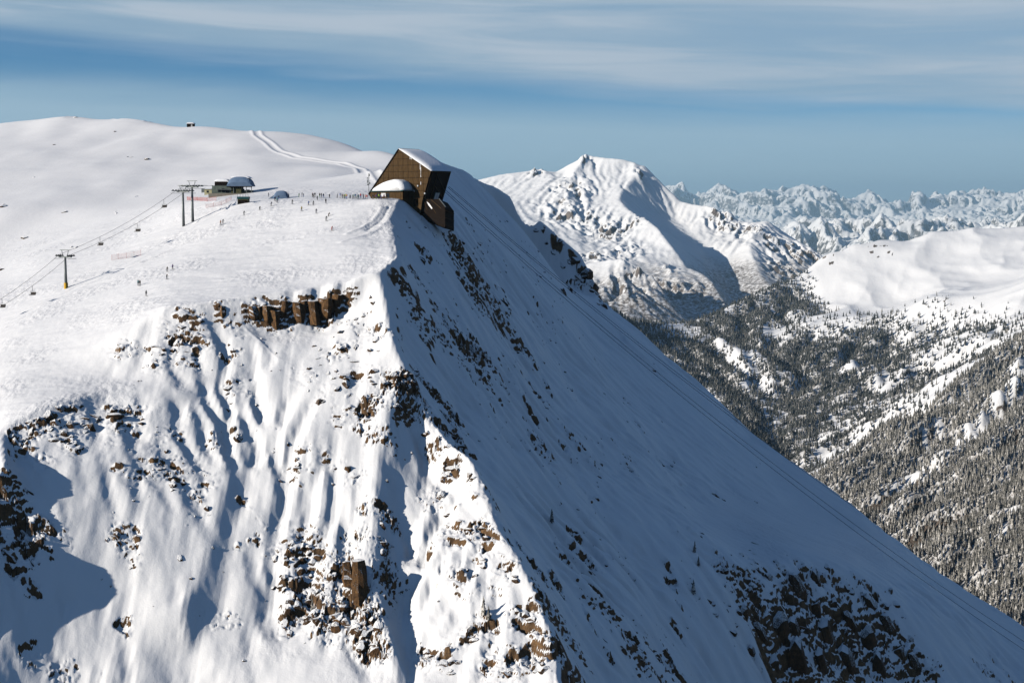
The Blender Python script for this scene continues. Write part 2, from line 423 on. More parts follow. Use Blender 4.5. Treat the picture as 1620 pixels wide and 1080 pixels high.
# wind and sluffs have cut the steep faces into ribs and gullies
_i0, _i1, _j0, _j1 = int((-190 - relief.x0) / 1.25), int((250 - relief.x0) / 1.25), int((250 - relief.y0) / 1.25), int((690 - relief.y0) / 1.25)
_X, _Y = np.meshgrid(relief.x0 + 1.25 * np.arange(_i0, _i1), relief.y0 + 1.25 * np.arange(_j0, _j1)); _X, _Y = _X.astype(np.float32), _Y.astype(np.float32)
_H = relief.H[_j0:_j1, _i0:_i1].astype(np.float32); _gy, _gx = np.gradient(_H, 1.25); _st = blur(sst(np.hypot(_gx, _gy), 0.48, 0.75), 2.0)
_sh = sst(_X - (_Y - 420) * 0.12, -38, -10)
_B = _H + _st * ((ridged(_X / 26, _Y / 34, 4, 501) - 0.45) * (2.6 - 0.2 * _sh) + (ridged(_X / 9, _Y / 12, 3, 505) - 0.45) * 1.0 * (1 - 0.6 * _sh))
_E = erode(_B, 1.25, 84000, 36, 15, cap=3.0, ero=0.22)
_ed = np.minimum(np.minimum(np.arange(_H.shape[1])[None, :], np.arange(_H.shape[1])[::-1][None, :]), np.minimum(np.arange(_H.shape[0])[:, None], np.arange(_H.shape[0])[::-1][:, None]))
_sm = np.zeros(_X.shape, np.float32)                  # couloirs and basins lie smooth under sliding snow
for (a, b, r) in ((430,600,22),(425,680,27),(405,760,32),(385,840,38),(360,920,52),(330,1000,70),(250,1000,60),(150,1000,80),(250,930,40),(175,900,42),(142,830,34),(200,745,18),(240,672,18),(290,622,16),(440,1050,60),(520,1075,40),(655,720,22),(655,800,26),(645,900,25),(640,1000,20),(60,960,60),(100,900,40)):
    p = hit(a, b, relief, 250, 700, 1600); r = r * p[1] / F
    _sm = np.maximum(_sm, np.exp(-(((_X - p[0]) / r) ** 2 + ((_Y - p[1]) / r) ** 2) ** 1.5))
_w = _st * (1 - 0.85 * _sm) * sst(_ed.astype(np.float32), 2, 16) * (0.08 + 0.33 * sst(fbm(_X / 34, _Y / 30, 3, 511), -0.25, 0.4) + 0.08 * _sh) * (1 - 0.35 * sst(_Y, 480, 600))
relief.H[_j0:_j1, _i0:_i1] = _H * (1 - _w) + blur(_E, 0.6) * _w

# where rock breaks through the snow: photo pixel, radius (px), strength; each becomes a patch of ground
ROCKS = [
 (330,495,60,.6),(350,500,28,.9),(290,545,40,.75),(245,570,40,.6),(190,560,30,.5),(430,500,34,1),(500,495,34,1),(552,480,18,.6),(270,510,40,.5),
 (130,660,60,.85),(190,655,40,.9),(90,670,40,.8),(30,690,45,.8),(110,700,30,.7),(40,720,40,.7),(30,830,60,1),(60,850,45,.9),(15,880,40,.9),(0,760,30,.7),
 (260,720,50,.55),(290,760,50,.6),(280,700,40,.5),(190,850,30,.7),(230,750,40,.5),(310,800,30,.5),(210,880,30,.4),(350,650,30,.5),(380,610,25,.6),
 (540,560,40,.55),(580,530,45,.6),(560,600,40,.5),(540,640,50,.45),(500,600,40,.4),(600,600,35,.6),(640,620,40,.95),(590,650,35,.8),(600,700,30,.5),(480,740,40,.45),(520,720,40,.35),
 (480,870,60,.7),(540,900,60,1),(500,960,60,1),(560,980,60,1),(590,1020,40,1),(470,930,40,.95),(450,990,25,.7),(600,900,40,.8),(615,820,30,.8),(580,850,40,.6),(560,750,30,.35),
 (700,700,30,.6),(720,740,35,.6),(750,780,40,.6),(690,790,30,.7),(740,840,50,.6),(770,850,40,.7),(790,900,45,.7),(740,920,50,.45),(760,1000,45,.8),(690,1040,40,.9),(800,1060,50,.85),(830,980,40,.8),(850,1040,45,.9),(700,870,40,.4),(730,960,30,.4),
 (670,400,18,1),(662,440,18,.9),(740,420,35,.9),(745,460,40,.7),(780,470,40,.75),(800,510,35,.8),(740,560,50,.85),(770,570,30,.9),(820,540,40,.7),(700,540,40,.45),(660,500,40,.4),
 (700,640,40,.9),(715,690,35,1),(850,690,40,.5),(860,720,30,.5),(940,740,40,.6),(990,720,30,.45),(950,790,25,.6),(912,450,22,1),(930,435,28,1),(922,402,20,.9),(945,470,22,1),(882,372,12,.6),(855,345,8,.5),
 (840,890,30,.9),(880,980,45,1),(890,1040,45,1),(930,890,40,.5),(1010,1040,40,.9),(950,960,50,.5),(1060,1060,50,.6),
 (1130,780,30,.5),(1190,760,25,.4),(1190,880,50,.7),(1230,900,50,.75),(1150,900,40,.6),(1200,960,70,1),(1270,960,70,1),(1340,980,80,1),(1400,1000,60,1),(1240,1040,70,1),(1330,1050,80,1),(1440,1040,50,1),(1300,920,50,.8),(1390,940,40,.8),(1060,860,30,.4),(1080,840,40,.4),
 (1165,662,10,.9),(1268,762,10,.8),(1040,540,20,.3),
]
TRAILS = []                                          # ploughed edges, ski trails and grooves: points, half width m, height m, profile
for pts, w, h, kind in (
  ([(372,200),(388,203),(408,212),(428,226),(446,240),(470,249),(505,255),(540,262),(570,270),(606,287)], 2.5, 0.42, 'road'),
  ([(60,190),(100,190),(150,189),(190,190),(230,192),(280,197)], 2.0, 0.3, 'road'),
  ([(630,318),(624,334),(614,350),(596,364),(570,374),(540,384)], 0.8, 0.32, 'bank'),
  ([(604,328),(596,343),(584,354),(570,362),(548,370)], 0.7, 0.4, 'bank'),
  ([(616,326),(608,342),(596,354),(580,364)], 0.5, -0.35, 'bank'),
  ([(384,518),(405,538),(425,557),(440,573)], 0.4, 0.16, 'bank'),
  ([(462,528),(455,560),(450,600),(446,640)], 0.5, -0.12, 'bank'),
  ([(474,520),(462,545),(456,590),(452,650)], 0.4, -0.1, 'bank'),
  ([(310,352),(340,338),(370,328),(400,322)], 0.8, 0.55, 'bank'),
  ([(200,425),(260,400),(320,372),(380,345),(430,330)], 0.5, 0.3, 'bank'),
  ([(1440,880),(1480,930),(1540,990),(1590,1050)], 0.6, -0.3, 'bank')):
    q = [hit(a, b, relief, 300, 1000, 2400)[:2] for a, b in pts]; TRAILS.append((q, w, h, kind))
_R = []
for (px, py, r, s) in ROCKS:
    p = hit(px, py, relief, n=3000); _R.append((p[0], p[1], r * p[1] / F, s))
def rock_mask(X, Y, Z):
    m = np.zeros(X.shape, np.float32)
    for (x, y, r, s) in _R:                          # a patch is r wide and, on a face of about 45 degrees, 0.9 r deep
        d2 = ((X - x) / (r * 1.0)) ** 2 + ((Y - y) / (r * 0.8)) ** 2
        m = np.maximum(m, s * np.exp(-d2 * 0.9))
    return m

def detail(X, Y):
    """Ground height with its relief: drifts, flutes, rock steps. Returns height, rock amount hint, trodden amount."""
    Z0 = relief(X, Y).astype(np.float32)
    X = X.astype(np.float32); Y = Y.astype(np.float32)
    e = 2.0
    gx = (relief(X + e, Y) - relief(X - e, Y)) / (2 * e); gy = (relief(X, Y + e) - relief(X, Y - e)) / (2 * e)
    g = np.hypot(gx, gy)
    steep = sst(g, 0.45, 0.85)
    smooth_far = sst(Y, 520, 700)
    # gentle drifts everywhere
    Z = Z0 + fbm(X / 34, Y / 34, 3, 11) * 1.5 * (0.35 + steep) * (1 - 0.3 * smooth_far)
    Z += smooth_far * (fbm(X / 110, Y / 150, 3, 23) * 4.0 + fbm(X / 40, Y / 60, 2, 29) * 0.7)
    # ribs and flutes along the fall line
    ax, ay = -gy / (g + 1e-6), gx / (g + 1e-6)
    shade = sst(X - (Y - 420) * 0.12, -38, -10) * (1 - smooth_far)   # the face that turns away to the right
    ca, sa = math.cos(math.radians(-58)), math.sin(math.radians(-58))  # fall line of that face on plan
    al, ac = X * ca + Y * sa, -X * sa + Y * ca
    fl = fbm(ac / 16, al / 60, 3, 41) * 2.6 + fbm(ac / 5, al / 30, 3, 43) * 0.55
    ff = fbm(X / 13, Y / 26, 3, 47) * 1.1 + fbm(X / 2.2, Y / 14, 2, 49) * 0.05 + fbm(X / 6, Y / 8, 3, 53) * 0.3
    Z += steep * (1 - smooth_far) * (fl * shade + ff * (1 - shade))
    # rock: stepped blocks with snow on their treads
    mk = rock_mask(X, Y, Z0)
    scat = sst(fbm(X / 12, Y / 9, 4, 61), 0.16, 0.42) * steep * (1 - smooth_far) * (0.6 - 0.6 * shade)
    sc2 = sst(fbm(ac / 6, al / 17, 4, 63) + 0.5 * fbm(X / 60, Y / 60, 2, 65), 0.24, 0.5) * steep * shade * (1 - sst(Y, 640, 760)) * 0.75
    mk = np.maximum(np.maximum(mk * (0.45 + 0.85 * sst(fbm(X / 8, Y / 6, 4, 67), -0.3, 0.3)), scat), sc2)
    mk = np.clip(mk * (0.3 + 0.7 * steep) if True else mk, 0, 1.15)
    vert = sst(g, 1.1, 1.7)
    rib = fbm(X / 6, Y / 11, 3, 101) + 0.3 * fbm(X / 2, Y / 5, 2, 103)
    Z += vert * rib * 1.0
    for (cw, ch, st, thr, keep, sd) in ((10.5, 8.0, 6.5, 0.62, 0.55, 71), (5.2, 3.6, 3.1, 0.3, 0.6, 75), (2.3, 1.7, 1.5, 0.16, 0.62, 81)):
        wx = X + fbm(X / (1.3 * cw), Y / (1.3 * cw), 3, sd + 3) * 0.75 * cw; wy = Y + fbm(X / (1.3 * cw), Y / (1.3 * cw), 3, sd + 5) * 0.75 * cw
        wx = wx + shade * 0.55 * wy                                     # on the shaded face the ledges run with the fall line
        bd, idv = cells(wx / cw, wy / ch, sd)
        i2, i3 = _hs(idv), _hs(idv + 0.31)
        stc = st * (0.55 + 0.9 * i3)
        t = Z / stc + idv + 0.35 * pn(X / (0.8 * cw), Y / (0.8 * cw), sd + 9) + X * 0.07 / stc * (i2 * 3 - 1)
        f = t - np.floor(t)
        ra = np.where(f < 0.7, f / 0.7 * 0.2, 0.2 + (f - 0.7) / 0.3 * 0.8)
        on = sst(mk * (0.55 + 0.9 * _hs(i3 + 0.17)), thr, thr + 0.28) * (i2 < keep + 0.35 * sst(mk, 0.5, 0.9)) * (1 - 0.15 * vert)
        Z = Z + (ra - f + (0.1 if st > 5 else 0.3)) * stc * on * 0.9
        Z = Z - on * np.exp(-(bd / 0.08) ** 2) * 0.12 * stc
    # footprints and ski tracks on the open snow
    open_ = (1 - steep) * (1 - sst(Y, 560, 640))
    tr = sst(fbm(X / 26, Y / 20, 3, 91), -0.1, 0.35)
    Z += open_ * (fbm(X / 1.7, Y / 2.4, 3, 93) * 0.24 * (0.25 + tr) + fbm(X / 9, Y / 4, 3, 95) * 0.25)
    for (q, w, h, kind) in TRAILS:
        x0, x1 = min(a[0] for a in q) - 12, max(a[0] for a in q) + 12; y0, y1 = min(a[1] for a in q) - 12, max(a[1] for a in q) + 12
        m = (X > x0) & (X < x1) & (Y > y0) & (Y < y1)
        if not m.any(): continue
        xx, yy = X[m], Y[m]; d = np.full(xx.shape, 99.0, np.float32)
        for a, b in zip(q[:-1], q[1:]):
            dx, dy = b[0] - a[0], b[1] - a[1]; t = np.clip(((xx - a[0]) * dx + (yy - a[1]) * dy) / (dx * dx + dy * dy), 0, 1)
            d = np.minimum(d, np.hypot(xx - a[0] - t * dx, yy - a[1] - t * dy))
        if kind == 'road': dz = h * (np.exp(-((d - w) / (0.4 * w)) ** 2) - 0.35 * np.exp(-(d / (0.6 * w)) ** 2))
        else: dz = h * np.exp(-(d / w) ** 2)
        Z[m] += dz
    return Z, mk, open_ * tr
def _hs(v): return (v * 7.13) % 1.0

us = np.concatenate((np.arange(-0.56, -0.385, 0.0035), np.arange(-0.385, 0.385, USTEP), np.arange(0.385, 0.46, 0.004)))
def spaced(y, stops):
    out = [y]
    for (to, s0, s1) in stops:
        a = out[-1]
        while out[-1] < to:
            out.append(out[-1] + s0 + (s1 - s0) * (out[-1] - a) / (to - a))
    return np.array(out)
ys = spaced(228, [(300, 2.2 * YF, 0.42 * YF), (318, 0.42 * YF, 0.3 * YF), (430, 0.3 * YF, 0.3 * YF), (560, 0.34 * YF, 0.75 * YF), (960, 0.75 * YF, 1.3 * YF), (1750, 2.5 * YF, 12.0 * YF)])
X, Y = fan_points(us, ys)
Z, MK, TR = detail(X, Y)
nx_, ny_, nz_ = slope_nz(X, Y, Z)
rock = sst(-nz_, -0.56, -0.42) * sst(MK, 0.05, 0.22)
rock = np.maximum(rock, sst(-nz_, -0.36, -0.26) * (1 - sst(Y, 600, 660) * (1 - sst(MK, 0.08, 0.3))))
rock *= (1 - sst(Y, 760, 900))
gentle_grey = blur((sst(nz_, 0.80, 0.90) * (0.75 + 0.25 * sst(TR, 0, 1))).astype(np.float32), 4)  # mask of the gentle slopes, where the snow colour is greyer
print('near grid', X.shape, X.size, time.time() - T0)
mountain = sheet('mountain_ridge', X, Y, Z, MAT_NEAR, {'rock': rock, 'trod': TR, 'gentle_grey': gentle_grey}, cut=(Z < -420) | ((Y > 1150) & (X / Y > 0.06)))
# ------------------------------------------------------------------ the hills across the valley, the white mountain, the far ranges
def far_mat(name, scale, lo, mid, hi, **k): return snow_rock_mat(name, scale, lo, mid, hi, **k)
MAT_HILL = far_mat('snow_with_brush', 0.05, (0.05, 0.04, 0.03), (0.14, 0.11, 0.085), (0.24, 0.19, 0.15), bump=0.35, brush=(0.16, 0.13, 0.10))
MAT_MTN = far_mat('snow_and_grey_rock', 0.02, (0.07, 0.06, 0.055), (0.17, 0.14, 0.12), (0.30, 0.25, 0.20), bump=0.4, brush=(0.13, 0.11, 0.095))
MAT_FAR = far_mat('snow_of_far_peaks', 0.004, (0.08, 0.075, 0.07), (0.16, 0.15, 0.14), (0.28, 0.25, 0.22), bump=0.3)

hill_lines = [
 L(S, (940,470,4300),(1000,503,4500),(1040,520,4600),(1068,514,4700),(1110,500,4850),(1150,483,4950),(1200,457,5050),(1245,438,5150),(1270,428,5200),(1310,405,5280),(1350,388,5330),
      (1395,375,5380),(1440,380,5400),(1480,370,5420),(1540,359,5430),(1620,353,5440),(1750,345,5440)),
 L(S, (1262,470,5020),(1282,498,4750),(1295,507,4650),(1330,501,4600),(1400,497,4550),(1450,482,4500),(1520,466,4450),(1560,462,4400),(1620,447,4350),(1750,420,4300)),
 L(M_, (1330,496,4850),(1400,486,4850),(1500,456,4850),(1620,432,4850),(1750,405,4850)),
 L(M_, (1330,450,5060),(1400,435,5110),(1500,415,5140),(1620,395,5160),(1750,385,5170)),
 L(S, (1235,480,4950),(1232,540,4500),(1250,590,4150),(1215,650,3850),(1240,705,3580)),
 L(M_, (1290,530,4480),(1300,590,4120),(1312,660,3720),(1296,740,3350)),
 L(S, (1400,510,4450),(1372,570,4120),(1346,640,3760),(1325,700,3480)),
 L(M_, (1462,525,4270),(1432,585,3940),(1392,650,3560)),
 L(S, (1556,480,4300),(1520,545,3930),(1468,605,3620)),
 L(M_, (1620,500,4050),(1600,540,3750)),
 L(M_, (1050,545,4350),(1100,600,4020),(1150,655,3720),(1190,700,3500)),
 L(V_, (1000,560,4150),(1100,680,3600),(1000,700,3700)),
 L(M_, (1285,765,3180),(1380,705,3200),(1450,662,3300),(1540,592,3450),(1620,542,3550),(1750,470,3700)),
 L(S, (1270,755,2840),(1290,745,2850),(1340,712,2880),(1400,672,2900),(1450,640,2950),(1520,590,3050),(1620,520,3150),(1750,430,3250)),
 L(M_, (1300,795,2680),(1400,755,2650),(1500,700,2700),(1620,620,2800),(1750,540,2900)),
 L(M_, (1350,840,2450),(1450,815,2350),(1550,775,2350),(1620,730,2450),(1750,660,2500)),
 L(M_, (1430,900,2150),(1550,895,2050),(1620,870,2050),(1750,820,2100)),
 L(V_, (1550,970,1900),(1620,980,1850),(1750,980,1800),(1400,1000,1900),(1600,1100,1650),(1900,1100,1600)),
 (V_, [(-300,1400,-900),(-300,4000,-900),(-300,7500,-900),(300,2500,-800),(350,3400,-760),(4000,1400,-500),(4000,4000,100),(4000,7500,-300),(2500,7600,-400),(1200,7400,-700),(700,6000,-700),(900,1300,-800)]),
]
rel_h = Relief(hill_lines, -300, 3200, 1400, 7500, 14.0, 60.0, 10.0, 55.0)
# wooded patches and clearings: photo pixel, radius px, density
WOODS = [(1010,520,45,.95),(1060,545,55,.95),(1110,560,60,.95),(1090,600,60,.95),(1160,520,55,.85),(1200,490,40,.9),(1240,470,35,.95),(1265,480,22,.85),(1150,600,60,.95),(1170,650,50,.95),(1230,560,55,.85),(1270,540,35,.9),
 (1290,560,45,.95),(1250,620,50,.9),(1280,660,45,.9),(1300,600,45,.95),(1230,700,50,.95),(1270,730,40,.85),(1350,540,40,.8),(1390,530,40,.75),(1400,560,45,.85),(1360,600,45,.8),(1440,540,40,.65),(1470,580,45,.7),(1420,610,40,.75),(1380,650,35,.7),(1330,640,35,.75),
 (1500,520,40,.4),(1530,560,40,.5),(1560,520,35,.35),(1480,630,45,.6),(1340,690,40,.85),(1550,600,40,.4)]
OPEN = [(1195,560,13),(1160,560,11),(1210,600,12),(1225,520,16),(1120,620,10),(1300,690,16),(1340,700,14),(1325,665,12),(1310,710,14),(1360,680,18),(1210,480,10),(1400,600,14),(1355,570,12),(1470,560,16),(1180,600,11),(1140,540,10)]
OPEN2 = [(1375,790,9),(1392,780,12),(1410,768,13),(1428,755,14),(1445,742,14),(1462,725,12),(1480,705,12),(1500,690,14),(1520,672,15),(1540,655,15),(1560,640,14),(1600,600,20),(1580,620,16),(1450,795,11),(1442,690,10),(1470,665,12),(1490,650,12),(1380,725,10),(1360,745,9),(1620,560,22),(1540,600,22),(1520,620,14),(1590,690,12),(1605,800,12),(1590,830,9),(1575,850,8)]
def patches(lst, rel):
    out = []
    for q in lst:
        p = hit(q[0], q[1], rel, 1700, 6800, 2600); out.append((p[0], p[1], q[2] * p[1] / F) + tuple(q[3:]))
    return out
WD, OP, OP2 = patches(WOODS, rel_h), patches(OPEN, rel_h), patches(OPEN2, rel_h)
def near_slope(X, Y):                                 # the closer of the two wooded slopes
    yc = np.interp(X / Y, [(q - 810) / F for q in (1270, 1340, 1400, 1450, 1520, 1620, 1750)], [2840, 2880, 2900, 2950, 3050, 3150, 3250])
    return sst(yc + 40 - Y, -30, 30)
def wood_density(X, Y):
    d = np.zeros(X.shape, np.float32)
    for (x, y, r, s) in WD:
        d = np.maximum(d, s * np.exp(-((X - x) / r) ** 2 - ((Y - y) / (r * 2.2)) ** 2))
    n = fbm(X / 90, Y / 160, 4, 211)
    d = d * (1.15 + 0.8 * n)
    for (x, y, r) in OP:
        d = d * (1 - 0.95 * np.exp(-((X - x) / r) ** 2 - ((Y - y) / (r * 2.5)) ** 2))
    nsl = near_slope(X, Y)
    dn = sst(fbm(X / 60, Y / 110, 4, 223), -0.72, -0.3) * 0.98
    for (x, y, r) in OP2:
        dn = dn * (1 - np.exp(-((X - x) / r) ** 2 - ((Y - y) / (r * 2.0)) ** 2))
    return np.clip(d * (1 - nsl) + dn * nsl, 0, 1)
_gx, _gy = np.meshgrid(rel_h.x0 + 14.0 * np.arange(rel_h.H.shape[1]), rel_h.y0 + 14.0 * np.arange(rel_h.H.shape[0])); _gx, _gy = _gx.astype(np.float32), _gy.astype(np.float32)
_wm = blur(sst(wood_density(_gx, _gy), 0.03, 0.35), 3.0)
_er = blur(erode((rel_h.H + fbm(_gx / 230, _gy / 260, 5, 199) * 26).astype(np.float32), 14.0, 140000, 30, 5, cap=4.0), 0.55)
rel_h.H = rel_h.H * (1 - _wm) + _er * _wm
def hill_detail(X, Y):
    Z = rel_h(X, Y).astype(np.float32)
    Xf, Yf = X.astype(np.float32), Y.astype(np.float32)
    rough = sst(wood_density(Xf, Yf), 0.05, 0.5)
    Z += fbm(Xf / 120, Yf / 160, 3, 201) * 7 * rough
    Z += fbm(Xf / 24, Yf / 34, 3, 207) * 3.2 * rough + (1 - rough) * ((ridged(Xf / 420, Yf / 560, 3, 209) - 0.4) * 30 + fbm(Xf / 90, Yf / 130, 3, 213) * 3)
    return Z
hus = np.concatenate((np.arange(-0.04, 0.07, 0.003), np.arange(0.07, 0.42, 0.0009))); hys = spaced(1500, [(1800, 14, 8), (3300, 7, 9), (5000, 12, 16), (7300, 18, 40)])
X, Y = fan_points(hus, hys); Z = hill_detail(X, Y)
nx_, ny_, nz_ = slope_nz(X, Y, Z)
pr = np.zeros(X.shape, np.float32)
for q in ((1395,393,14,1),(1380,402,12,1),(1410,405,10,.9),(1440,385,16,.6),(1310,412,14,.9),(1335,398,10,.7),(1368,425,14,.6),(1495,475,16,.7),(1520,468,12,.6),(1540,395,12,.35)):
    p = hit(q[0], q[1], rel_h, 1700, 6800, 2600); r = q[2] * p[1] / F
    pr = np.maximum(pr, q[3] * np.exp(-((X - p[0]) / r) ** 2 - ((Y - p[1]) / (2 * r)) ** 2))
rk = np.maximum(sst(pr * (0.35 + 1.6 * fbm(X / 20, Y / 34, 4, 231)), 0.25, 0.5) * 0.8, sst(-nz_, -0.5, -0.36) * 0.7)
sheet('hills', X, Y, Z, MAT_HILL, {'rock': rk, 'brush': sst(wood_density(X, Y), 0.25, 0.9) * 0.75})
print('hills', X.size, time.time() - T0)

mtn_lines = [
 L(S, (250,420,9700),(420,380,9650),(560,320,9600),(660,298,9550),(740,288,9500),(775,281,9500),(812,274,9500),(848,268,9500),(862,271,9500),(880,272,9500),(905,258,9500),(927,245,9500),(932,252,9480),(945,253,9460),(962,252,9440),(985,252,9420),(998,260,9400),(1003,258,9400),(1020,262,9380),
      (1045,288,9300),(1078,320,9200),(1108,325,9100),(1128,329,9050),(1150,340,9000),(1180,352,8950),(1215,350,8850),(1240,372,8750),(1270,386,8650),(1300,407,8550),(1340,440,8400),(1400,480,8200)),
 L(S, (1012,262,9390),(1002,285,9150),(985,300,9000),(978,316,8800),(1000,335,8500),(1040,360,8150),(1068,395,7850),(1085,420,7650),(1110,432,7450),(1130,450,7200),(1150,480,6900)),
 L(M_, (1060,345,9050),(1100,380,8700),(1130,420,8350),(1150,450,8000),(1165,480,7600)),
 L(S, (1215,350,8850),(1185,390,8400),(1200,430,8000),(1215,450,7700)),
 L(S, (927,245,9500),(900,285,9150),(880,320,8800),(875,345,8550),(900,375,8150),(930,400,7850)),
 L(M_, (950,280,9250),(945,320,8850),(935,350,8500),(945,380,8200),(970,400,7900)),
 L(M_, (985,380,8150),(1000,410,7750),(1030,440,7350),(1060,480,6950),(1080,510,6700)),
 L(S, (940,415,6900),(965,412,6850),(985,418,6800),(1015,428,6750),(1040,448,6650),(1062,480,6500),(1090,510,6400)),
 L(M_, (940,430,7250),(985,438,7250),(1030,455,7100)),
 L(M_, (940,470,6400),(990,480,6350),(1040,505,6250),(1000,520,6100)),
 L(V_, (820,310,9000),(830,340,8600),(800,330,8700),(860,400,7800)),
 (V_, [(-2400,9500,-500),(-2400,6000,-900),(-2400,11500,-900),(-1000,7500,-650),(0,11500,-700),(1500,11500,-800),(2600,11500,-900),(2600,9000,-700),(2600,6000,-900),(1000,5600,-850),(0,5600,-850),(1200,7000,-760)]),
]
rel_m = Relief(mtn_lines, -2400, 2600, 5600, 11500, 12.0, 80.0, 7.0, 34.0)
GX, GY = np.meshgrid(rel_m.x0 + 12.0 * np.arange(rel_m.H.shape[1]), rel_m.y0 + 12.0 * np.arange(rel_m.H.shape[0])); GX, GY = GX.astype(np.float32), GY.astype(np.float32)
CRAGS = []                                            # ribs and crags: photo pixel, radius px
for q in ((905,300,30),(890,335,35),(930,350,30),(960,370,35),(985,400,30),(1000,350,20),(940,410,30),(1010,430,35),(1050,460,40),(985,460,40),(1130,340,18),(1155,360,25),(1190,370,28),(1225,385,28),(1260,400,25),(1240,430,30),(1290,405,15),(925,255,12),(850,272,14),(1010,275,12),(1060,430,20),(1100,460,20)):
    p = hit(q[0], q[1], rel_m, 5800, 11000, 3000); CRAGS.append((p[0], p[1], q[2] * p[1] / F))
def crag_at(X, Y):
    m = np.zeros(X.shape, np.float32)
    for (x, y, r) in CRAGS: m = np.maximum(m, np.exp(-(((X - x) / r) ** 2 + ((Y - y) / (r * 1.6)) ** 2)))
    return np.clip(m * (1.0 + 0.9 * fbm(X / 160, Y / 200, 4, 301)), 0, 1)
_cm = crag_at(GX, GY)
_base = rel_m.H + (ridged(GX / 620, GY / 800, 5, 307, gain=0.45) - 0.4) * (16 + 26 * _cm) + (ridged(GX / 170, GY / 200, 4, 311) - 0.4) * 30 * _cm
_er = erode(_base, 12.0, 112000, 36, 9, cap=4.5)
rel_m.H = blur(_base * (0.75 - 0.75 * blur(_cm, 3)) + _er * (0.25 + 0.75 * blur(_cm, 3)), 0.35)
def mtn_detail(X, Y):
    Z = rel_m(X, Y).astype(np.float32); X = X.astype(np.float32); Y = Y.astype(np.float32)
    crag = crag_at(X, Y)
    Z += (ridged(X / 75, Y / 85, 4, 313) - 0.4) * 44 * (0.05 + 0.95 * crag) + (ridged(X / 36, Y / 40, 3, 321) - 0.4) * 12 * crag
    return Z, crag
mus = np.concatenate((np.arange(-0.22, -0.03, 0.003), np.arange(-0.03, 0.28, 0.0008))); mys = spaced(5900, [(6900, 22, 16), (9650, 11, 11), (11400, 25, 80)])
X, Y = fan_points(mus, mys); Z, CR = mtn_detail(X, Y)
nx_, ny_, nz_ = slope_nz(X, Y, Z)
rk = sst(-nz_, -0.76, -0.54) * (0.08 + 0.85 * CR)
low = 1 - sst(Z + fbm(X / 200, Y / 200, 3, 317) * 60, -430, -260)
sheet('mountain', X, Y, Z, MAT_MTN, {'rock': rk, 'brush': low * 1.1})
print('mountain', X.size, time.time() - T0)

def far_range(name, dist, level, peaks, depth, amp, wl, seed, us, base, cell):
    gx = np.arange(us[0] * dist * 0.8 - 500, us[-1] * dist * 1.2 + 500, cell); gy = np.arange(dist - depth * 1.05, dist + depth * 0.8, cell)
    A, B = np.meshgrid(gx.astype(np.float32), gy.astype(np.float32))
    wx, wy = A + fbm(A / wl, B / wl, 3, seed) * wl * 0.5, B + fbm(A / wl, B / wl, 3, seed + 3) * wl * 0.5
    Rr = ridged(wx / wl, wy / wl, 7, seed + 5, gain=0.54)
    env = np.exp(-((B - dist) / (depth * 0.5)) ** 2)
    lv = P(810, level, dist)[2]
    H = base + (lv - base) * env + (Rr - 0.6) * amp * 1.0 * (0.4 + 0.6 * env) + fbm(A / (wl * 2.2), B / (wl * 2.2), 2, seed + 9) * amp * 0.35
    for (px, py, wpx, off) in peaks:                  # the summits one can name by their outline
        p = P(px, py, dist + off); r = wpx * dist / F
        d = np.hypot(A - p[0], B - p[1]) / (r * (1 + 0.5 * fbm(A / (r * 1.2), B / (r * 1.2), 3, seed + int(px))))
        H = np.maximum(H, p[2] - (p[2] - base) * d * 0.42 + (Rr - 0.6) * amp * 0.35 * np.clip(d * 2, 0, 1))
    H = blur(erode(H, cell, 120000, 36, seed, cap=5.0), 0.3)
    class G: pass
    rel = Relief.__new__(Relief); rel.x0, rel.y0, rel.step, rel.H = gx[0], gy[0], cell, H
    ys = np.arange(dist - depth, dist + depth * 0.75, depth / 210)
    X, Y = fan_points(us, ys); Z = rel(X, Y).astype(np.float32) + (ridged(X / (cell * 5), Y / (cell * 5), 3, seed + 21) - 0.4) * cell * 1.8
    nx_, ny_, nz_ = slope_nz(X, Y, Z)
    sheet(name, X, Y, Z, MAT_FAR, {'rock': sst(-nz_, -0.66, -0.45) * 0.55})
far_range('far_mountains', 27000, 356, [(1395,335,60,0),(1260,347,60,-300),(1300,341,55,200),(1540,350,60,0)], 6500, 1000, 2600, 401, np.arange(0.09, 0.42, 0.0009), -1100, 42.0)
far_range('distant_mountains', 52000, 316, [(1138,289,55,0),(1262,293,50,300),(1272,290,45,0),(1215,300,60,500),(1375,299,50,0)], 8000, 1250, 3600, 431, np.arange(0.03, 0.42, 0.0009), -600, 62.0)
print('far', time.time() - T0)
# floor of the valleys, out to the horizon
gm = bpy.data.meshes.new('ground'); R_ = 90000
gm.from_pydata([(-R_, -R_, -1700), (R_, -R_, -1700), (R_, R_, -1700), (-R_, R_, -1700)], [], [(0, 1, 2, 3)])
gm.materials.append(MAT_MTN); go = bpy.data.objects.new('ground', gm); COL.objects.link(go); go['kind'] = 'structure'
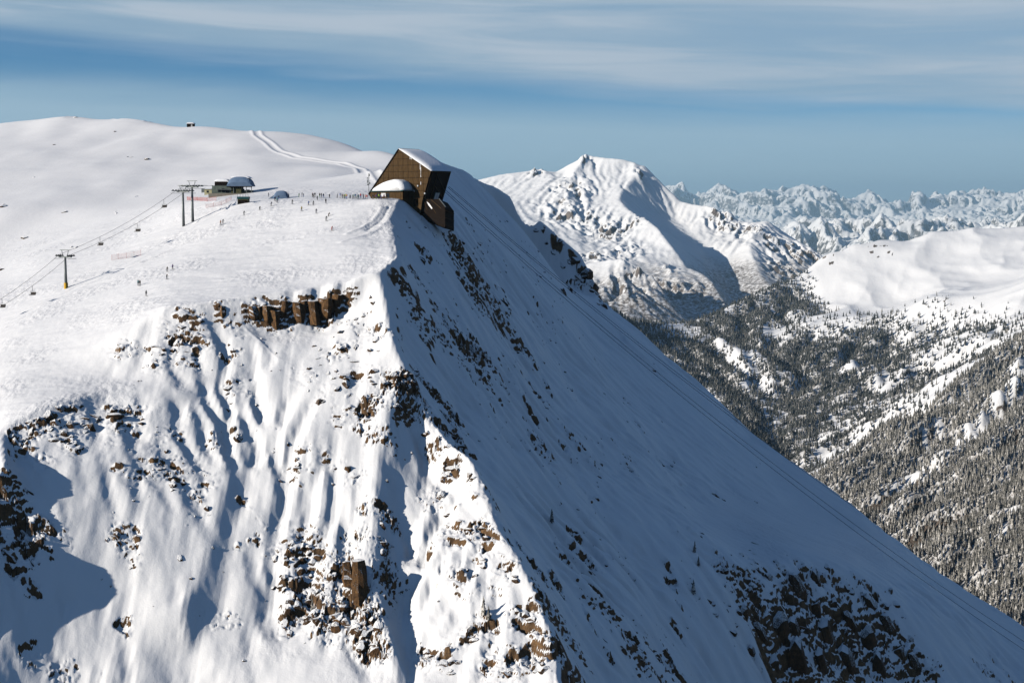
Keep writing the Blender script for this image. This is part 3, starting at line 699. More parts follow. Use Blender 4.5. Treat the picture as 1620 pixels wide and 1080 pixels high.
# the air
HAZE_DENSITY = 2.1e-5
hm = bpy.data.materials.new('air'); hm.use_nodes = True; nt = hm.node_tree; nt.nodes.clear()
ho = nt.nodes.new('ShaderNodeOutputMaterial'); hv = nt.nodes.new('ShaderNodeVolumePrincipled')
hv.inputs['Color'].default_value = (0.52, 0.80, 1.0, 1); hv.inputs['Density'].default_value = HAZE_DENSITY; hv.inputs['Anisotropy'].default_value = 0.1
nt.links.new(hv.outputs[0], ho.inputs['Volume'])
bm = bmesh.new(); bmesh.ops.create_cube(bm, size=1.0)
for v in bm.verts: v.co = Vector((v.co.x * 186000, v.co.y * 186000, -1701 if v.co.z < 0 else 1250))
me = bpy.data.meshes.new('haze'); bm.to_mesh(me); bm.free(); me.materials.append(hm)
hz = bpy.data.objects.new('haze', me); COL.objects.link(hz); hz['kind'] = 'stuff'
# ------------------------------------------------------------------ conifers
def tag(o, label, cat, group=None):
    o['label'] = label; o['category'] = cat
    if group: o['group'] = group
    return o
def tree_mat(name, dark, frost, lo, hi):
    m, nt, b = new_mat(name)
    geo = nt.nodes.new('ShaderNodeNewGeometry'); oi = nt.nodes.new('ShaderNodeObjectInfo')
    sep = nt.nodes.new('ShaderNodeSeparateXYZ'); nt.links.new(geo.outputs['Normal'], sep.inputs[0])
    fr = math_node(nt, 'MULTIPLY', attr(nt, 'frost'), mrange(nt, sep.outputs[2], -0.1, 0.6, 0.1, 1.0))
    fr = math_node(nt, 'MULTIPLY', fr, mrange(nt, oi.outputs['Random'], 0, 1, lo, hi), clamp=True)
    nt.links.new(mixc(nt, fr, dark, frost), b.inputs['Base Color'])
    b.inputs['Roughness'].default_value = 0.9; b.inputs['Specular IOR Level'].default_value = 0.1
    return m
MAT_TREE = tree_mat('frosted_needles', (0.032, 0.034, 0.028), (0.74, 0.70, 0.64), 0.45, 1.5)
def tree_mesh(name, seed, tiers, sides, slim):
    r = random.Random(seed); vs, fs, fr = [], [], []
    def v(x, y, z, f): vs.append((x, y, z)); fr.append(f); return len(vs) - 1
    a = [v(0.018 * math.cos(t), 0.018 * math.sin(t), -0.08, 0.1) for t in (0, 2.1, 4.2)]; tp = v(0, 0, 0.5, 0.1)
    for i in range(3): fs.append((a[i], a[(i + 1) % 3], tp))
    for k in range(tiers):
        z0 = 0.06 + 0.84 * k / tiers; h = 0.30 * (1 - 0.45 * k / tiers) + 0.02
        rad = slim * (1 - k / (tiers + 0.25)) ** 0.85
        ox, oy = r.uniform(-.012, .012), r.uniform(-.012, .012); ph = r.random() * 6
        ap = v(ox, oy, min(1.0, z0 + h), r.uniform(0.1, 0.9)); ring = []
        for s in range(sides):
            rr = rad * r.uniform(0.55, 1.2); t = ph + s * 2 * PI / sides
            ring.append(v(rr * math.cos(t) + ox, rr * math.sin(t) + oy, z0 + r.uniform(-0.035, 0.02), r.choice((0.05, 0.2, 0.55, 1.0))))
        for s in range(sides): fs.append((ring[s], ring[(s + 1) % sides], ap))
    me = bpy.data.meshes.new(name); me.from_pydata(vs, [], fs); me.update()
    at = me.attributes.new('frost', 'FLOAT', 'POINT'); at.data.foreach_set('value', np.array(fr, np.float32))
    me.materials.append(MAT_TREE)
    return me
MAT_TREE_DARK = tree_mat('dark_needles', (0.026, 0.03, 0.026), (0.55, 0.55, 0.55), 0.05, 0.55)
TREES = [tree_mesh('conifer', 50 + i, 6 + i % 2, 8, (0.145, 0.17, 0.125, 0.185)[i]) for i in range(4)]
DARK = [tree_mesh('dark_conifer', 80 + i, 6, 8, (0.2, 0.24)[i]) for i in range(2)]
for d in DARK: d.materials[0] = MAT_TREE_DARK

g = 5.0
gx, gy = np.meshgrid(np.arange(150, 2250, g), np.arange(1560, 5500, g))
gx = (gx + rng.uniform(-.45, .45, gx.shape) * g).ravel(); gy = (gy + rng.uniform(-.45, .45, gy.shape) * g).ravel()
k = (gx / gy > 0.055) & (gx / gy < 0.395); gx, gy = gx[k], gy[k]
far_thin = np.where(near_slope(gx, gy) > 0.5, 1.0, 0.6)
dens = wood_density(gx.astype(np.float32), gy.astype(np.float32))
k = rng.random(len(gx)) < np.clip(dens, 0, 1) ** 0.9 * far_thin; gx, gy = gx[k], gy[k]
gz = hill_detail(gx.astype(np.float32), gy.astype(np.float32))
is_near = near_slope(gx, gy) > 0.5
hgt = rng.uniform(9, 21, len(gx)) * (0.75 + 0.35 * rng.random(len(gx))) * np.where(is_near, 1.05, 1.0)
tx, ty = pixel((gx, gy, gz + hgt)); bx_, by_ = pixel((gx, gy, gz))
sk = np.interp(tx, [pixel(P(*q))[0] for q in SKYR], [q[1] for q in SKYR])
vis = is_near & (by_ < sk + 4) & (tx > 4) & (tx < 1616)
rank = np.argsort(np.where(vis, -(by_ - ty), 0))
solo = rank[:300]; mask = np.ones(len(gx), bool); mask[solo] = False
print('trees', len(gx), time.time() - T0)
_w = {}                                              # the ones that stand out of the 300
for word, key in (('tallest ', by_ - ty), ('leftmost ', -tx), ('rightmost ', tx), ('lowest placed ', by_), ('highest placed ', -by_)):
    k = max((j for j in range(300) if j not in _w), key=lambda j: key[solo[j]]); _w[k] = word
for n, i in enumerate(solo):
    o = bpy.data.objects.new('conifer_tree', TREES[n % 4]); COL.objects.link(o)
    o.location = (gx[i], gy[i], gz[i]); s = hgt[i]; o.scale = (s, s, s); o.rotation_euler = (0, 0, random.random() * 6.28)
    tag(o, _w.get(n, '') + 'frosted conifer among the closest trees of the valley forest beyond the shaded ridge', 'tree', 'frosted conifers nearest on the valley slope')
_d = np.nonzero(~is_near & (by_ < sk - 40) & (tx > 1100) & (tx < 1500) & (by_ < 640))[0][[100, 3000]]
for i, d, lab in zip(_d, DARK, ('dark conifer on the farther valley slope under the white bowl', 'another dark conifer of the farther valley slope, apart from the forest edge')):
    o = bpy.data.objects.new('dark_conifer_tree', d); COL.objects.link(o); o.location = (gx[i], gy[i], gz[i]); o.scale = (hgt[i],) * 3; mask[i] = False; tag(o, lab, 'tree')
gx, gy, gz, hgt, is_near = gx[mask], gy[mask], gz[mask], hgt[mask], is_near[mask]
fm = bpy.data.meshes.new('forest'); fm.vertices.add(len(gx)); fm.vertices.foreach_set('co', np.stack((gx, gy, gz), -1).astype(np.float32).ravel())
for nme, val, tp in (('size', hgt, 'FLOAT'), ('turn', rng.uniform(0, 6.28, len(gx)), 'FLOAT'), ('sort', np.where(is_near | (rng.random(len(gx)) < 0.25), rng.integers(0, 4, len(gx)), 4 + rng.integers(0, 2, len(gx))), 'INT')):
    a = fm.attributes.new(nme, tp, 'POINT'); a.data.foreach_set('value', val.astype(np.float32 if tp == 'FLOAT' else np.int32))
fo = bpy.data.objects.new('forest', fm); COL.objects.link(fo); fo['kind'] = 'stuff'
fo['label'] = 'snow dusted conifer forest covering the valley slopes'
ng = bpy.data.node_groups.new('forest', 'GeometryNodeTree')
ng.interface.new_socket('Geometry', in_out='INPUT', socket_type='NodeSocketGeometry'); ng.interface.new_socket('Geometry', in_out='OUTPUT', socket_type='NodeSocketGeometry')
gi, gout = ng.nodes.new('NodeGroupInput'), ng.nodes.new('NodeGroupOutput'); jn = ng.nodes.new('GeometryNodeJoinGeometry')
def named(n, t):
    a = ng.nodes.new('GeometryNodeInputNamedAttribute'); a.data_type = t; a.inputs['Name'].default_value = n
    return a.outputs[0]
turn = ng.nodes.new('ShaderNodeCombineXYZ'); ng.links.new(named('turn', 'FLOAT'), turn.inputs[2])
protos = [o for o in COL.objects if o.name.startswith('conifer_tree')][:4] + [o for o in COL.objects if o.name.startswith('dark_conifer_tree')]
for q in range(6):
    ip = ng.nodes.new('GeometryNodeInstanceOnPoints'); oi = ng.nodes.new('GeometryNodeObjectInfo'); oi.inputs['Object'].default_value = protos[q]
    oi.inputs['As Instance'].default_value = True
    cmp_ = ng.nodes.new('FunctionNodeCompare'); cmp_.data_type = 'INT'; cmp_.operation = 'EQUAL'
    ng.links.new(named('sort', 'INT'), cmp_.inputs[2]); cmp_.inputs[3].default_value = q
    ng.links.new(gi.outputs[0], ip.inputs['Points']); ng.links.new(cmp_.outputs[0], ip.inputs['Selection'])
    ng.links.new(oi.outputs['Geometry'], ip.inputs['Instance']); ng.links.new(turn.outputs[0], ip.inputs['Rotation']); ng.links.new(named('size', 'FLOAT'), ip.inputs['Scale'])
    ng.links.new(ip.outputs[0], jn.inputs[0])
ng.links.new(jn.outputs[0], gout.inputs[0])
md = fo.modifiers.new('forest', 'NODES'); md.node_group = ng
# ------------------------------------------------------------------ rocks that stand proud of the snow
def ground_z(x, y):
    return float(detail(np.array([[x]], np.float64), np.array([[y]], np.float64))[0][0, 0])
def rock_mat(name, tones, snow_lo, snow_hi):
    m, nt, b = new_mat(name)
    geo = nt.nodes.new('ShaderNodeNewGeometry'); pos = geo.outputs['Position']
    sep = nt.nodes.new('ShaderNodeSeparateXYZ'); nt.links.new(geo.outputs['Normal'], sep.inputs[0])
    n1 = noise_node(nt, pos, 0.9, 5, 0.6); n2 = noise_node(nt, pos, 3.2, 5, 0.65); n3 = noise_node(nt, pos, 0.16, 2, 0.5)
    mp = nt.nodes.new('ShaderNodeMapping'); mp.inputs['Scale'].default_value = (2.4, 2.4, 0.35); nt.links.new(pos, mp.inputs[0])
    n4 = noise_node(nt, mp.outputs[0], 1.0, 4, 0.6)
    t = math_node(nt, 'ADD', math_node(nt, 'MULTIPLY', n1, 0.45), math_node(nt, 'ADD', math_node(nt, 'MULTIPLY', n3, 0.25), math_node(nt, 'MULTIPLY', n4, 0.3)))
    c = ramp(nt, t, ((0.34, tones[0]), (0.5, tones[1]), (0.64, tones[2])))
    c = mixc(nt, mrange(nt, n2, 0.38, 0.6, 0.0, 0.5), c, tones[0])
    f = math_node(nt, 'ADD', sep.outputs[2], math_node(nt, 'MULTIPLY', math_node(nt, 'SUBTRACT', n2, 0.5), 0.9))
    f = mrange(nt, f, snow_lo, snow_hi)
    nt.links.new(mixc(nt, f, c, (0.88, 0.88, 0.88)), b.inputs['Base Color'])
    b.inputs['Roughness'].default_value = 0.85; b.inputs['Specular IOR Level'].default_value = 0.2
    bp = nt.nodes.new('ShaderNodeBump'); bp.inputs['Strength'].default_value = 0.7; bp.inputs['Distance'].default_value = 0.5
    nt.links.new(math_node(nt, 'ADD', n2, math_node(nt, 'MULTIPLY', n4, 0.8)), bp.inputs['Height']); nt.links.new(bp.outputs[0], b.inputs['Normal'])
    return m
TONES = ((0.018, 0.012, 0.008), (0.085, 0.046, 0.021), (0.21, 0.108, 0.042))
MAT_ROCK = rock_mat('brown_rock_with_snow', TONES, 0.30, 0.5)
MAT_PILLAR = rock_mat('rust_brown_rock', ((0.03, 0.018, 0.010), (0.15, 0.080, 0.034), (0.32, 0.17, 0.065)), 0.5, 0.7)
def rock_mesh(name, seed, sub=2, ax=(1, 1, 1), cuts=11, mat=None):
    r = random.Random(seed); bm = bmesh.new(); bmesh.ops.create_icosphere(bm, subdivisions=sub, radius=1.0)
    for _ in range(cuts):
        n = Vector((r.gauss(0, 1), r.gauss(0, 1), r.gauss(0, 0.9))).normalized(); d = r.uniform(0.42, 0.82)
        for v in bm.verts:
            e = v.co.dot(n) - d
            if e > 0: v.co -= n * e
    for v in bm.verts:
        v.co += Vector((r.uniform(-.03, .03), r.uniform(-.03, .03), r.uniform(-.03, .03)))
        v.co = Vector((v.co.x * ax[0], v.co.y * ax[1], v.co.z * ax[2]))
    me = bpy.data.meshes.new(name); bm.to_mesh(me); bm.free(); me.materials.append(mat or MAT_ROCK)
    return me
BLOCKS = [rock_mesh('rock', 100 + i, 2, (1.0, 0.9, 0.85 + 0.12 * (i % 3))) for i in range(8)]
SHARDS = [rock_mesh('rock', 140 + i, 2, (0.62, 0.8, 1.25)) for i in range(6)]
SPECKS = [rock_mesh('rock', 210 + i, 1, (0.9, 0.8, 0.9), 7) for i in range(6)]
FLAT = [rock_mesh('rock', 170 + i, 2, (1.35, 0.9, 0.55)) for i in range(5)]

# places of rocks by the part of the mountain they stand on: photo pixel, spread px (across, down), how many, size px
FIELDS = [
 ('dark brown rock in the broken band under the left brink of the snow field', 'rocks under the left brink', 'mix',
  [(105,655,26,16,6,15),(130,672,22,14,5,17),(160,665,22,12,6,18),(185,652,20,10,5,16),(205,640,10,8,2,12),(95,690,14,18,4,15),(122,700,14,10,4,16),(60,668,22,12,5,12),(25,690,22,10,5,12),(225,660,8,6,2,14),(215,665,8,6,2,11)]),
 ('dark shaded rock on the spur at the left edge above the blue shadow', 'rocks of the shaded left spur', 'shard',
  [(15,800,16,14,5,16),(40,780,18,14,5,13),(15,850,16,18,6,17),(45,850,18,20,7,15),(70,835,14,10,4,11),(15,895,16,8,3,13),(60,880,14,8,3,11),(12,760,10,10,3,11)]),
 ('brown snow capped rock on the sunlit rib left of the main gully', 'rocks of the sunlit left rib', 'mix',
  [(265,560,22,10,4,13),(285,545,16,14,4,15),(300,530,14,10,3,12),(240,575,16,10,3,11),(190,850,22,6,5,11),(205,895,6,5,1,12),(265,725,14,24,5,11),(285,760,16,14,4,12),(310,785,12,10,3,10),(350,640,14,14,3,11),(370,620,8,18,4,12),(378,690,6,16,3,10),(300,920,10,20,2,9),(240,740,10,16,3,10),(330,810,8,14,2,10)]),
 ('brown rock scattered below the brown pillars on the sunlit face', 'rocks scattered on the sunlit face', 'mix',
  [(530,520,16,12,4,13),(560,505,14,14,4,11),(585,475,10,10,2,10),(590,545,14,10,4,11),(555,548,10,8,3,13),(530,595,14,10,4,13),(545,612,16,5,3,13),(575,590,14,12,3,11),(485,605,10,14,2,11),(500,575,20,14,3,9),(590,600,12,12,3,11),(515,540,18,20,3,9),(560,570,14,12,3,11),(505,650,8,16,3,10),(470,735,10,6,2,11),(480,745,8,6,2,11),(445,760,6,6,1,11),(555,745,8,8,2,14)]),
 ('dark rock heaped on the crest between the sunlit face and the blue shade', 'rocks along the main crest', 'mix',
  [(625,605,12,14,6,14),(640,600,14,18,7,14),(655,590,8,20,5,12),(590,640,10,14,5,13),(585,665,8,12,3,12),(625,650,8,10,3,11),(606,620,10,10,3,11)]),
 ('rust brown block in the heap at the foot of the sunlit buttress', 'blocks at the foot of the buttress', 'block',
  [(470,860,14,10,5,12),(482,878,12,14,5,13),(480,900,10,14,4,13),(445,920,10,30,8,11),(470,960,18,16,9,15),(500,975,18,14,9,16),(530,990,18,12,9,17),(560,1000,20,12,9,17),(590,985,14,16,7,15),(575,970,14,10,5,15),(540,960,16,12,7,16),(535,930,10,16,5,15),(605,1045,12,8,4,15),(595,1020,12,8,4,14),(510,940,14,10,5,13),(500,920,10,20,4,12),(530,880,10,8,3,15),(610,870,8,28,6,12),(600,850,6,18,4,11),(455,985,10,10,4,10),(570,1030,12,8,4,14)]),
 ('brown snow capped rock on the stepped spur right of the shaded gully', 'rocks of the right spur', 'mix',
  [(675,690,8,5,2,14),(725,708,12,6,4,12),(705,750,14,10,4,13),(690,785,12,5,3,16),(745,755,8,10,3,12),(760,840,14,12,6,13),(775,850,8,14,4,13),(740,840,14,10,4,11),(768,893,12,10,4,14),(725,840,8,6,2,10),(750,1008,10,12,5,16),(735,915,14,6,4,10),(680,1035,14,8,5,15),(710,1055,10,10,3,14),(715,1060,12,8,3,13),(828,970,14,10,5,14),(845,990,10,8,3,13),(835,1050,14,8,4,13),(800,1068,14,6,3,13),(710,815,8,5,2,10),(860,1060,10,10,3,14),(815,915,6,6,2,11)]),
 ('dark rock breaking through the blue shaded face below the crest', 'rocks of the upper shaded face', 'shard',
  [(668,412,4,12,3,14),(662,445,5,12,3,13),(742,415,12,14,6,12),(748,440,8,8,3,11),(690,390,12,8,2,9),(765,468,16,8,4,11),(798,462,6,8,3,12),(802,485,5,12,4,12),(785,482,14,4,3,11),(745,555,10,12,5,14),(765,575,8,8,4,14),(725,548,6,8,2,10),(765,560,5,24,4,11),(690,500,14,20,2,9),(700,545,10,10,3,10),(820,530,12,14,5,11),(840,560,6,14,3,9),(790,425,14,14,3,9),(705,650,10,12,5,14),(712,680,8,10,3,15),(650,640,6,20,4,11),(664,600,5,24,4,11),(735,445,10,10,3,10),(600,395,4,4,0,9)]),
 ('dark crag on the far shoulder of the shaded face against the white mountain', 'crags of the far shoulder', 'block',
  [(915,400,8,12,4,14),(928,425,8,12,5,18),(938,448,6,14,4,18),(905,455,12,6,4,13),(915,440,8,8,3,14),(947,482,5,8,2,13),(880,385,14,8,5,10),(860,358,14,8,4,9),(900,415,10,10,3,11)]),
 ('dark rock streak on the broad blue shaded slope', 'rocks of the lower shaded slope', 'shard',
  [(852,706,8,10,4,11),(945,755,7,20,6,10),(985,735,8,12,3,9),(925,700,14,12,3,8),(990,730,6,8,2,9),(1132,787,10,6,4,10),(1075,842,5,4,1,11),(1190,880,8,14,5,12),(1205,920,8,14,4,12),(1228,900,6,10,3,12),(1140,897,8,6,3,11),(1015,1040,12,12,4,16),(960,1000,12,10,3,9),(1000,1005,8,6,2,10),(925,905,12,8,3,9),(1150,960,10,14,4,10),(1205,735,10,6,2,8),(1166,662,5,4,2,11),(1270,764,3,2,1,11),(1345,838,3,2,1,9),(1105,845,6,6,2,8),(890,800,8,8,2,9),(860,640,14,14,3,8),(965,640,18,16,2,7),(1090,770,14,14,2,7)]),
 ('tall dark brown slab in the shaded broken cliff low on the right', 'slabs of the shaded cliff', 'slab',
  [(1205,1000,3,3,1,40),(1232,985,3,3,1,46),(1262,935,3,3,1,34),(1258,1000,3,3,1,44),(1290,915,3,3,1,30),(1288,965,3,3,1,40),(1318,945,3,3,1,34),(1312,1005,3,3,1,42),(1345,985,3,3,1,42),(1375,1010,3,3,1,44),(1405,990,3,3,1,38),(1340,1045,3,3,1,46),(1262,1050,3,3,1,44),(1420,1035,3,3,1,36),(1222,1048,3,3,1,38),(1300,1055,3,3,1,40),(1380,955,3,3,1,28),(1180,970,3,3,1,26),(1445,1050,3,3,1,26),(1185,1030,3,3,1,28),(1390,1058,3,3,1,38)]),
 ('small dark block at the edge of the shaded broken cliff', 'blocks round the shaded cliff', 'block',
  [(1200,925,16,10,5,13),(1240,905,14,10,4,12),(1305,895,14,8,4,12),(1350,935,14,10,3,14),(1410,950,16,12,5,13),(1440,1000,12,16,4,14),(1465,1055,10,10,4,12),(1165,985,10,18,4,13),(1150,910,12,12,4,10),(1180,880,14,10,4,10),(1130,955,10,14,4,11),(1275,985,30,30,5,13),(1350,1020,30,25,5,13)]),
 ('dark boulder poking out of the smooth snow hill behind the chairlift', 'boulders of the back hill', 'flat',
  [(103,334,4,2,2,9),(4,326,4,2,2,10),(191,334,5,2,2,7),(40,378,5,2,2,8),(118,392,8,2,2,9),(3,427,4,2,2,9),(232,250,8,2,2,9),(205,247,6,1,2,6),(85,230,3,1,1,6),(180,207,2,1,1,5),(114,187,3,1,1,5),(213,307,3,1,1,5),(60,285,5,2,1,5)]),
]
_q = np.random.default_rng(5)
spots = []
for lab, grp, kind, ls in FIELDS:
    for (px, py, sx, sy, n, size) in ls:
        for _ in range(n):
            qx, qy = px + float(_q.normal()) * sx * 0.62, py + float(_q.normal()) * sy * 0.62
            p = hit(qx, qy, relief, 250, 1100, 1700)
            spots.append((p, size * p[1] / F * float(_q.uniform(0.4, 0.72)), lab, grp, kind))
fr = np.random.default_rng(21)                        # specks of rock all down the shaded face and over the sunlit one
for _ in range(2600):
    shade_side = fr.random() < 0.72
    if shade_side:
        qy = fr.uniform(340, 1075); qx = fr.uniform(640 + 0.30 * (qy - 340), min(1560, 800 + 1.02 * (qy - 340)))
        lim = 0.12 if qx < 900 + 0.3 * (qy - 500) else 0.42
    else:
        if fr.random() < 0.5: continue
        qy = fr.uniform(490, 1060); qx = fr.uniform(150 + 0.1 * (1000 - qy), 640 + 0.4 * max(0, qy - 650)); lim = 0.22
    c = float(pn(np.array([qx / 46 - qy / 150]), np.array([qy / 60]), 909)[0]) + 0.5 * float(pn(np.array([qx / 17]), np.array([qy / 21]), 911)[0])
    if c < lim: continue
    p = hit(qx, qy, relief, 290, 760, 700)
    spots.append((p, float(fr.uniform(2.5, 6.5)) * p[1] / F, '', 'specks', 'shard' if shade_side else 'mix'))
sx_ = np.array([[s[0][0] for s in spots]]); sy_ = np.array([[s[0][1] for s in spots]])
sz_ = detail(sx_, sy_)[0][0]
print('rocks', len(spots))
def face_normal(x, y, e=2.5):
    x, y = np.array([x]), np.array([y])
    gx = float(((relief(x + e, y) - relief(x - e, y)) / (2 * e))[0]); gy = float(((relief(x, y + e) - relief(x, y - e)) / (2 * e))[0])
    return Vector((-gx, -gy, 1)).normalized()
words_ = {}
def _px(i): return pixel((spots[i][0][0], spots[i][0][1], sz_[i]))
order = sorted((i for i in range(len(spots)) if spots[i][3] != 'specks'), key=lambda i: -spots[i][1] / spots[i][0][1])
big = set(order[:300]); rest = bmesh.new()
for f in FIELDS:
    ids = [i for i in order[:300] if spots[i][3] == f[1]]
    for w, key in (('largest ', lambda i: spots[i][1]), ('leftmost ', lambda i: -_px(i)[0]), ('rightmost ', lambda i: _px(i)[0]), ('topmost ', lambda i: -_px(i)[1]), ('lowest ', lambda i: _px(i)[1])):
        c = [i for i in ids if i not in words_]
        if len(c) > 1: words_[max(c, key=key)] = w
for i, (p, r, lab, grp, kind) in enumerate(spots):
    n = face_normal(p[0], p[1]); z = sz_[i]
    me = {'slab': BLOCKS, 'block': BLOCKS, 'shard': SHARDS, 'flat': FLAT}.get(kind, BLOCKS if i % 3 else FLAT); me = me[i % len(me)]
    if grp not in ('specks', 'boulders of the back hill'): r *= 1.3
    loc = Vector((p[0], p[1], float(z))) - n * r * (0.1 if grp == 'boulders of the back hill' else 0.42)
    rot = Matrix.Rotation(_q.uniform(0, 6.28), 3, 'Z')
    if kind == 'shard':                              # lie along the fall line
        d = Vector((0, 0, -1)) - n * n.dot(Vector((0, 0, -1))); d.normalize()
        rot = Matrix((n.cross(d), n, -d)).transposed() @ Matrix.Rotation(_q.uniform(-.5, .5), 3, 'Y')
        loc = loc - n * r * 0.05
    else:
        rot = Matrix.Rotation(_q.uniform(-.35, .35), 3, 'X') @ rot
    sc = Vector((r * _q.uniform(.8, 1.25), r * _q.uniform(.8, 1.2), r * _q.uniform(.75, 1.2)))
    if kind == 'slab':
        n2 = (n + Vector((0.25, -0.5, -0.45))).normalized(); xx = Vector((0, 0, 1)).cross(n2).normalized(); rot = Matrix((xx, n2.cross(Vector((0, 0, 1)).cross(n2)) * -1, n2.cross(xx))).transposed() if False else Matrix((xx, -n2, xx.cross(-n2))).transposed()
        sc = Vector((r * 0.72, r * 0.5, r * 1.25)); loc = Vector((p[0], p[1], float(z))) - n * r * 0.12
    M = Matrix.Translation(loc) @ rot.to_4x4() @ Matrix.Diagonal((*sc, 1))
    if i in big:
        o = bpy.data.objects.new('rock', me); COL.objects.link(o); o.matrix_world = M
        tag(o, words_.get(i, '') + lab, 'rock', grp)
    else:
        if grp == 'specks': me = SPECKS[i % 6]
        t = me.copy(); t.transform(M); rest.from_mesh(t); bpy.data.meshes.remove(t)
me = bpy.data.meshes.new('small_rocks'); rest.to_mesh(me); rest.free(); me.materials.append(MAT_ROCK)
o = bpy.data.objects.new('small_rocks', me); COL.objects.link(o); o['kind'] = 'stuff'; o['label'] = 'small dark rocks scattered over the snowy faces'

# the pillars of the cliff under the brink, the tall pillar of the buttress and the columns of the dark cliff
def pillar(px, top, bot, w, Y, seed, lab, grp=None, lean=0.0, cap=True, depth=0.9):
    r = random.Random(seed); T = P(px, top, Y); B = P(px + lean, bot, Y - 0.3 * (bot - top) * Y / F)
    wr = w * Y / F / 2; bm = bmesh.new(); n = 9; K = 7; rings = []
    ph = r.random() * 6; base = [r.uniform(0.78, 1.15) for _ in range(n)]
    for k in range(K):
        t = k / (K - 1); c = T + (B - T) * t; f = (0.86 + 0.22 * math.sin(t * 2.6 + ph)) * (1 - 0.35 * max(0, t - 0.7) / 0.3)
        ring = []
        for a in range(n):
            an = a * 2 * PI / n + ph; q = base[a] * f * r.uniform(0.9, 1.1)
            ring.append(bm.verts.new((c[0] + wr * q * math.cos(an), c[1] + 0.6 + wr * depth * q * math.sin(an), c[2] + r.uniform(-.2, .2))))
        rings.append(ring)
    for k in range(K - 1):
        for a in range(n): bm.faces.new((rings[k][a], rings[k][(a + 1) % n], rings[k + 1][(a + 1) % n], rings[k + 1][a]))
    bm.faces.new(rings[0]); bm.faces.new(list(reversed(rings[-1])))
    bmesh.ops.recalc_face_normals(bm, faces=bm.faces)
    me = bpy.data.meshes.new('rock_pillar'); bm.to_mesh(me); bm.free(); me.materials.append(MAT_PILLAR)
    o = bpy.data.objects.new('rock_pillar', me); COL.objects.link(o); tag(o, lab, 'rock pillar', grp)
    if cap:
        bm = bmesh.new(); bmesh.ops.create_icosphere(bm, subdivisions=3, radius=1.0)
        for v in bm.verts:
            nn = 1 + 0.10 * math.sin(v.co.x * 4 + ph) + 0.08 * math.sin(v.co.y * 5 + ph * 2)
            v.co = Vector((T[0] + v.co.x * wr * 0.98 * nn, T[1] + 1.1 + v.co.y * wr * 1.3 * nn, T[2] + v.co.z * wr * (0.6 if v.co.z > 0 else 0.35) * nn))
        for f in bm.faces: f.smooth = True
        mc = bpy.data.meshes.new('snow_cap'); bm.to_mesh(mc); bm.free(); mc.materials.append(MAT_SNOW)
        c = bpy.data.objects.new('snow_cap', mc); COL.objects.link(c); c.parent = o
    return o
MAT_SNOW, nt, b = new_mat('fresh_snow'); geo = nt.nodes.new('ShaderNodeNewGeometry')
nt.links.new(mixc(nt, noise_node(nt, geo.outputs['Position'], 0.7), (0.84, 0.85, 0.88), (0.88, 0.89, 0.91)), b.inputs['Base Color']); b.inputs['Roughness'].default_value = 0.6
bp = nt.nodes.new('ShaderNodeBump'); bp.inputs['Strength'].default_value = 0.35; bp.inputs['Distance'].default_value = 0.3
nt.links.new(noise_node(nt, geo.outputs['Position'], 1.5, 5), bp.inputs['Height']); nt.links.new(bp.outputs[0], b.inputs['Normal'])
for (px, top, bot, w, lean, lab) in (
  (341,484,500,13,1,'low rust brown rock pillar at the left end of the cliff band'),
  (352,486,505,12,2,'stubby brown pillar beside the leftmost pillar of the cliff band'),
  (398,486,506,13,6,'brown leaning rock pillar left in the cliff row under the snow brink'),
  (409,487,508,10,2,'narrow dark pillar squeezed between two brown pillars of the cliff'),
  (420,486,511,12,2,'dark brown pillar just left of the longest pillar of the cliff'),
  (434,493,524,15,3,'longest brown pillar of the cliff, its foot lowest in the snow gully'),
  (451,478,504,8,-4,'thin black pillar standing in the shaded cleft of the cliff'),
  (470,480,510,13,5,'tapering brown pillar left of the brightest pillar in the cliff'),
  (480,478,512,9,-2,'dark narrow pillar wedged beside the brightest pillar of the cliff'),
  (494,478,514,19,4,'broad bright rust brown pillar, largest face of the cliff row'),
  (515,474,505,16,0,'square dark brown pillar right of the brightest pillar'),
  (533,468,490,14,-2,'short brown pillar at the right end of the cliff row')):
    p = hit(px, (top * 0.35 + bot * 0.65), relief, 300, 600, 3000)
    pillar(px, top - 2, bot, w * 1.3, p[1] + 0.9, int(px), lab, 'pillars of the cliff under the brink', lean, False, 1.3)
p = hit(565, 920, relief, 280, 600, 3000); pillar(566, 887, 955, 34, p[1] - 1.0, 77, 'tall rust brown rock pillar standing in the sunlit buttress', None, 2, False, 1.2)
pillar(547, 888, 928, 20, p[1] - 0.5, 78, 'short dark pillar left of the tall rust brown pillar', None, 4, False, 1.2)
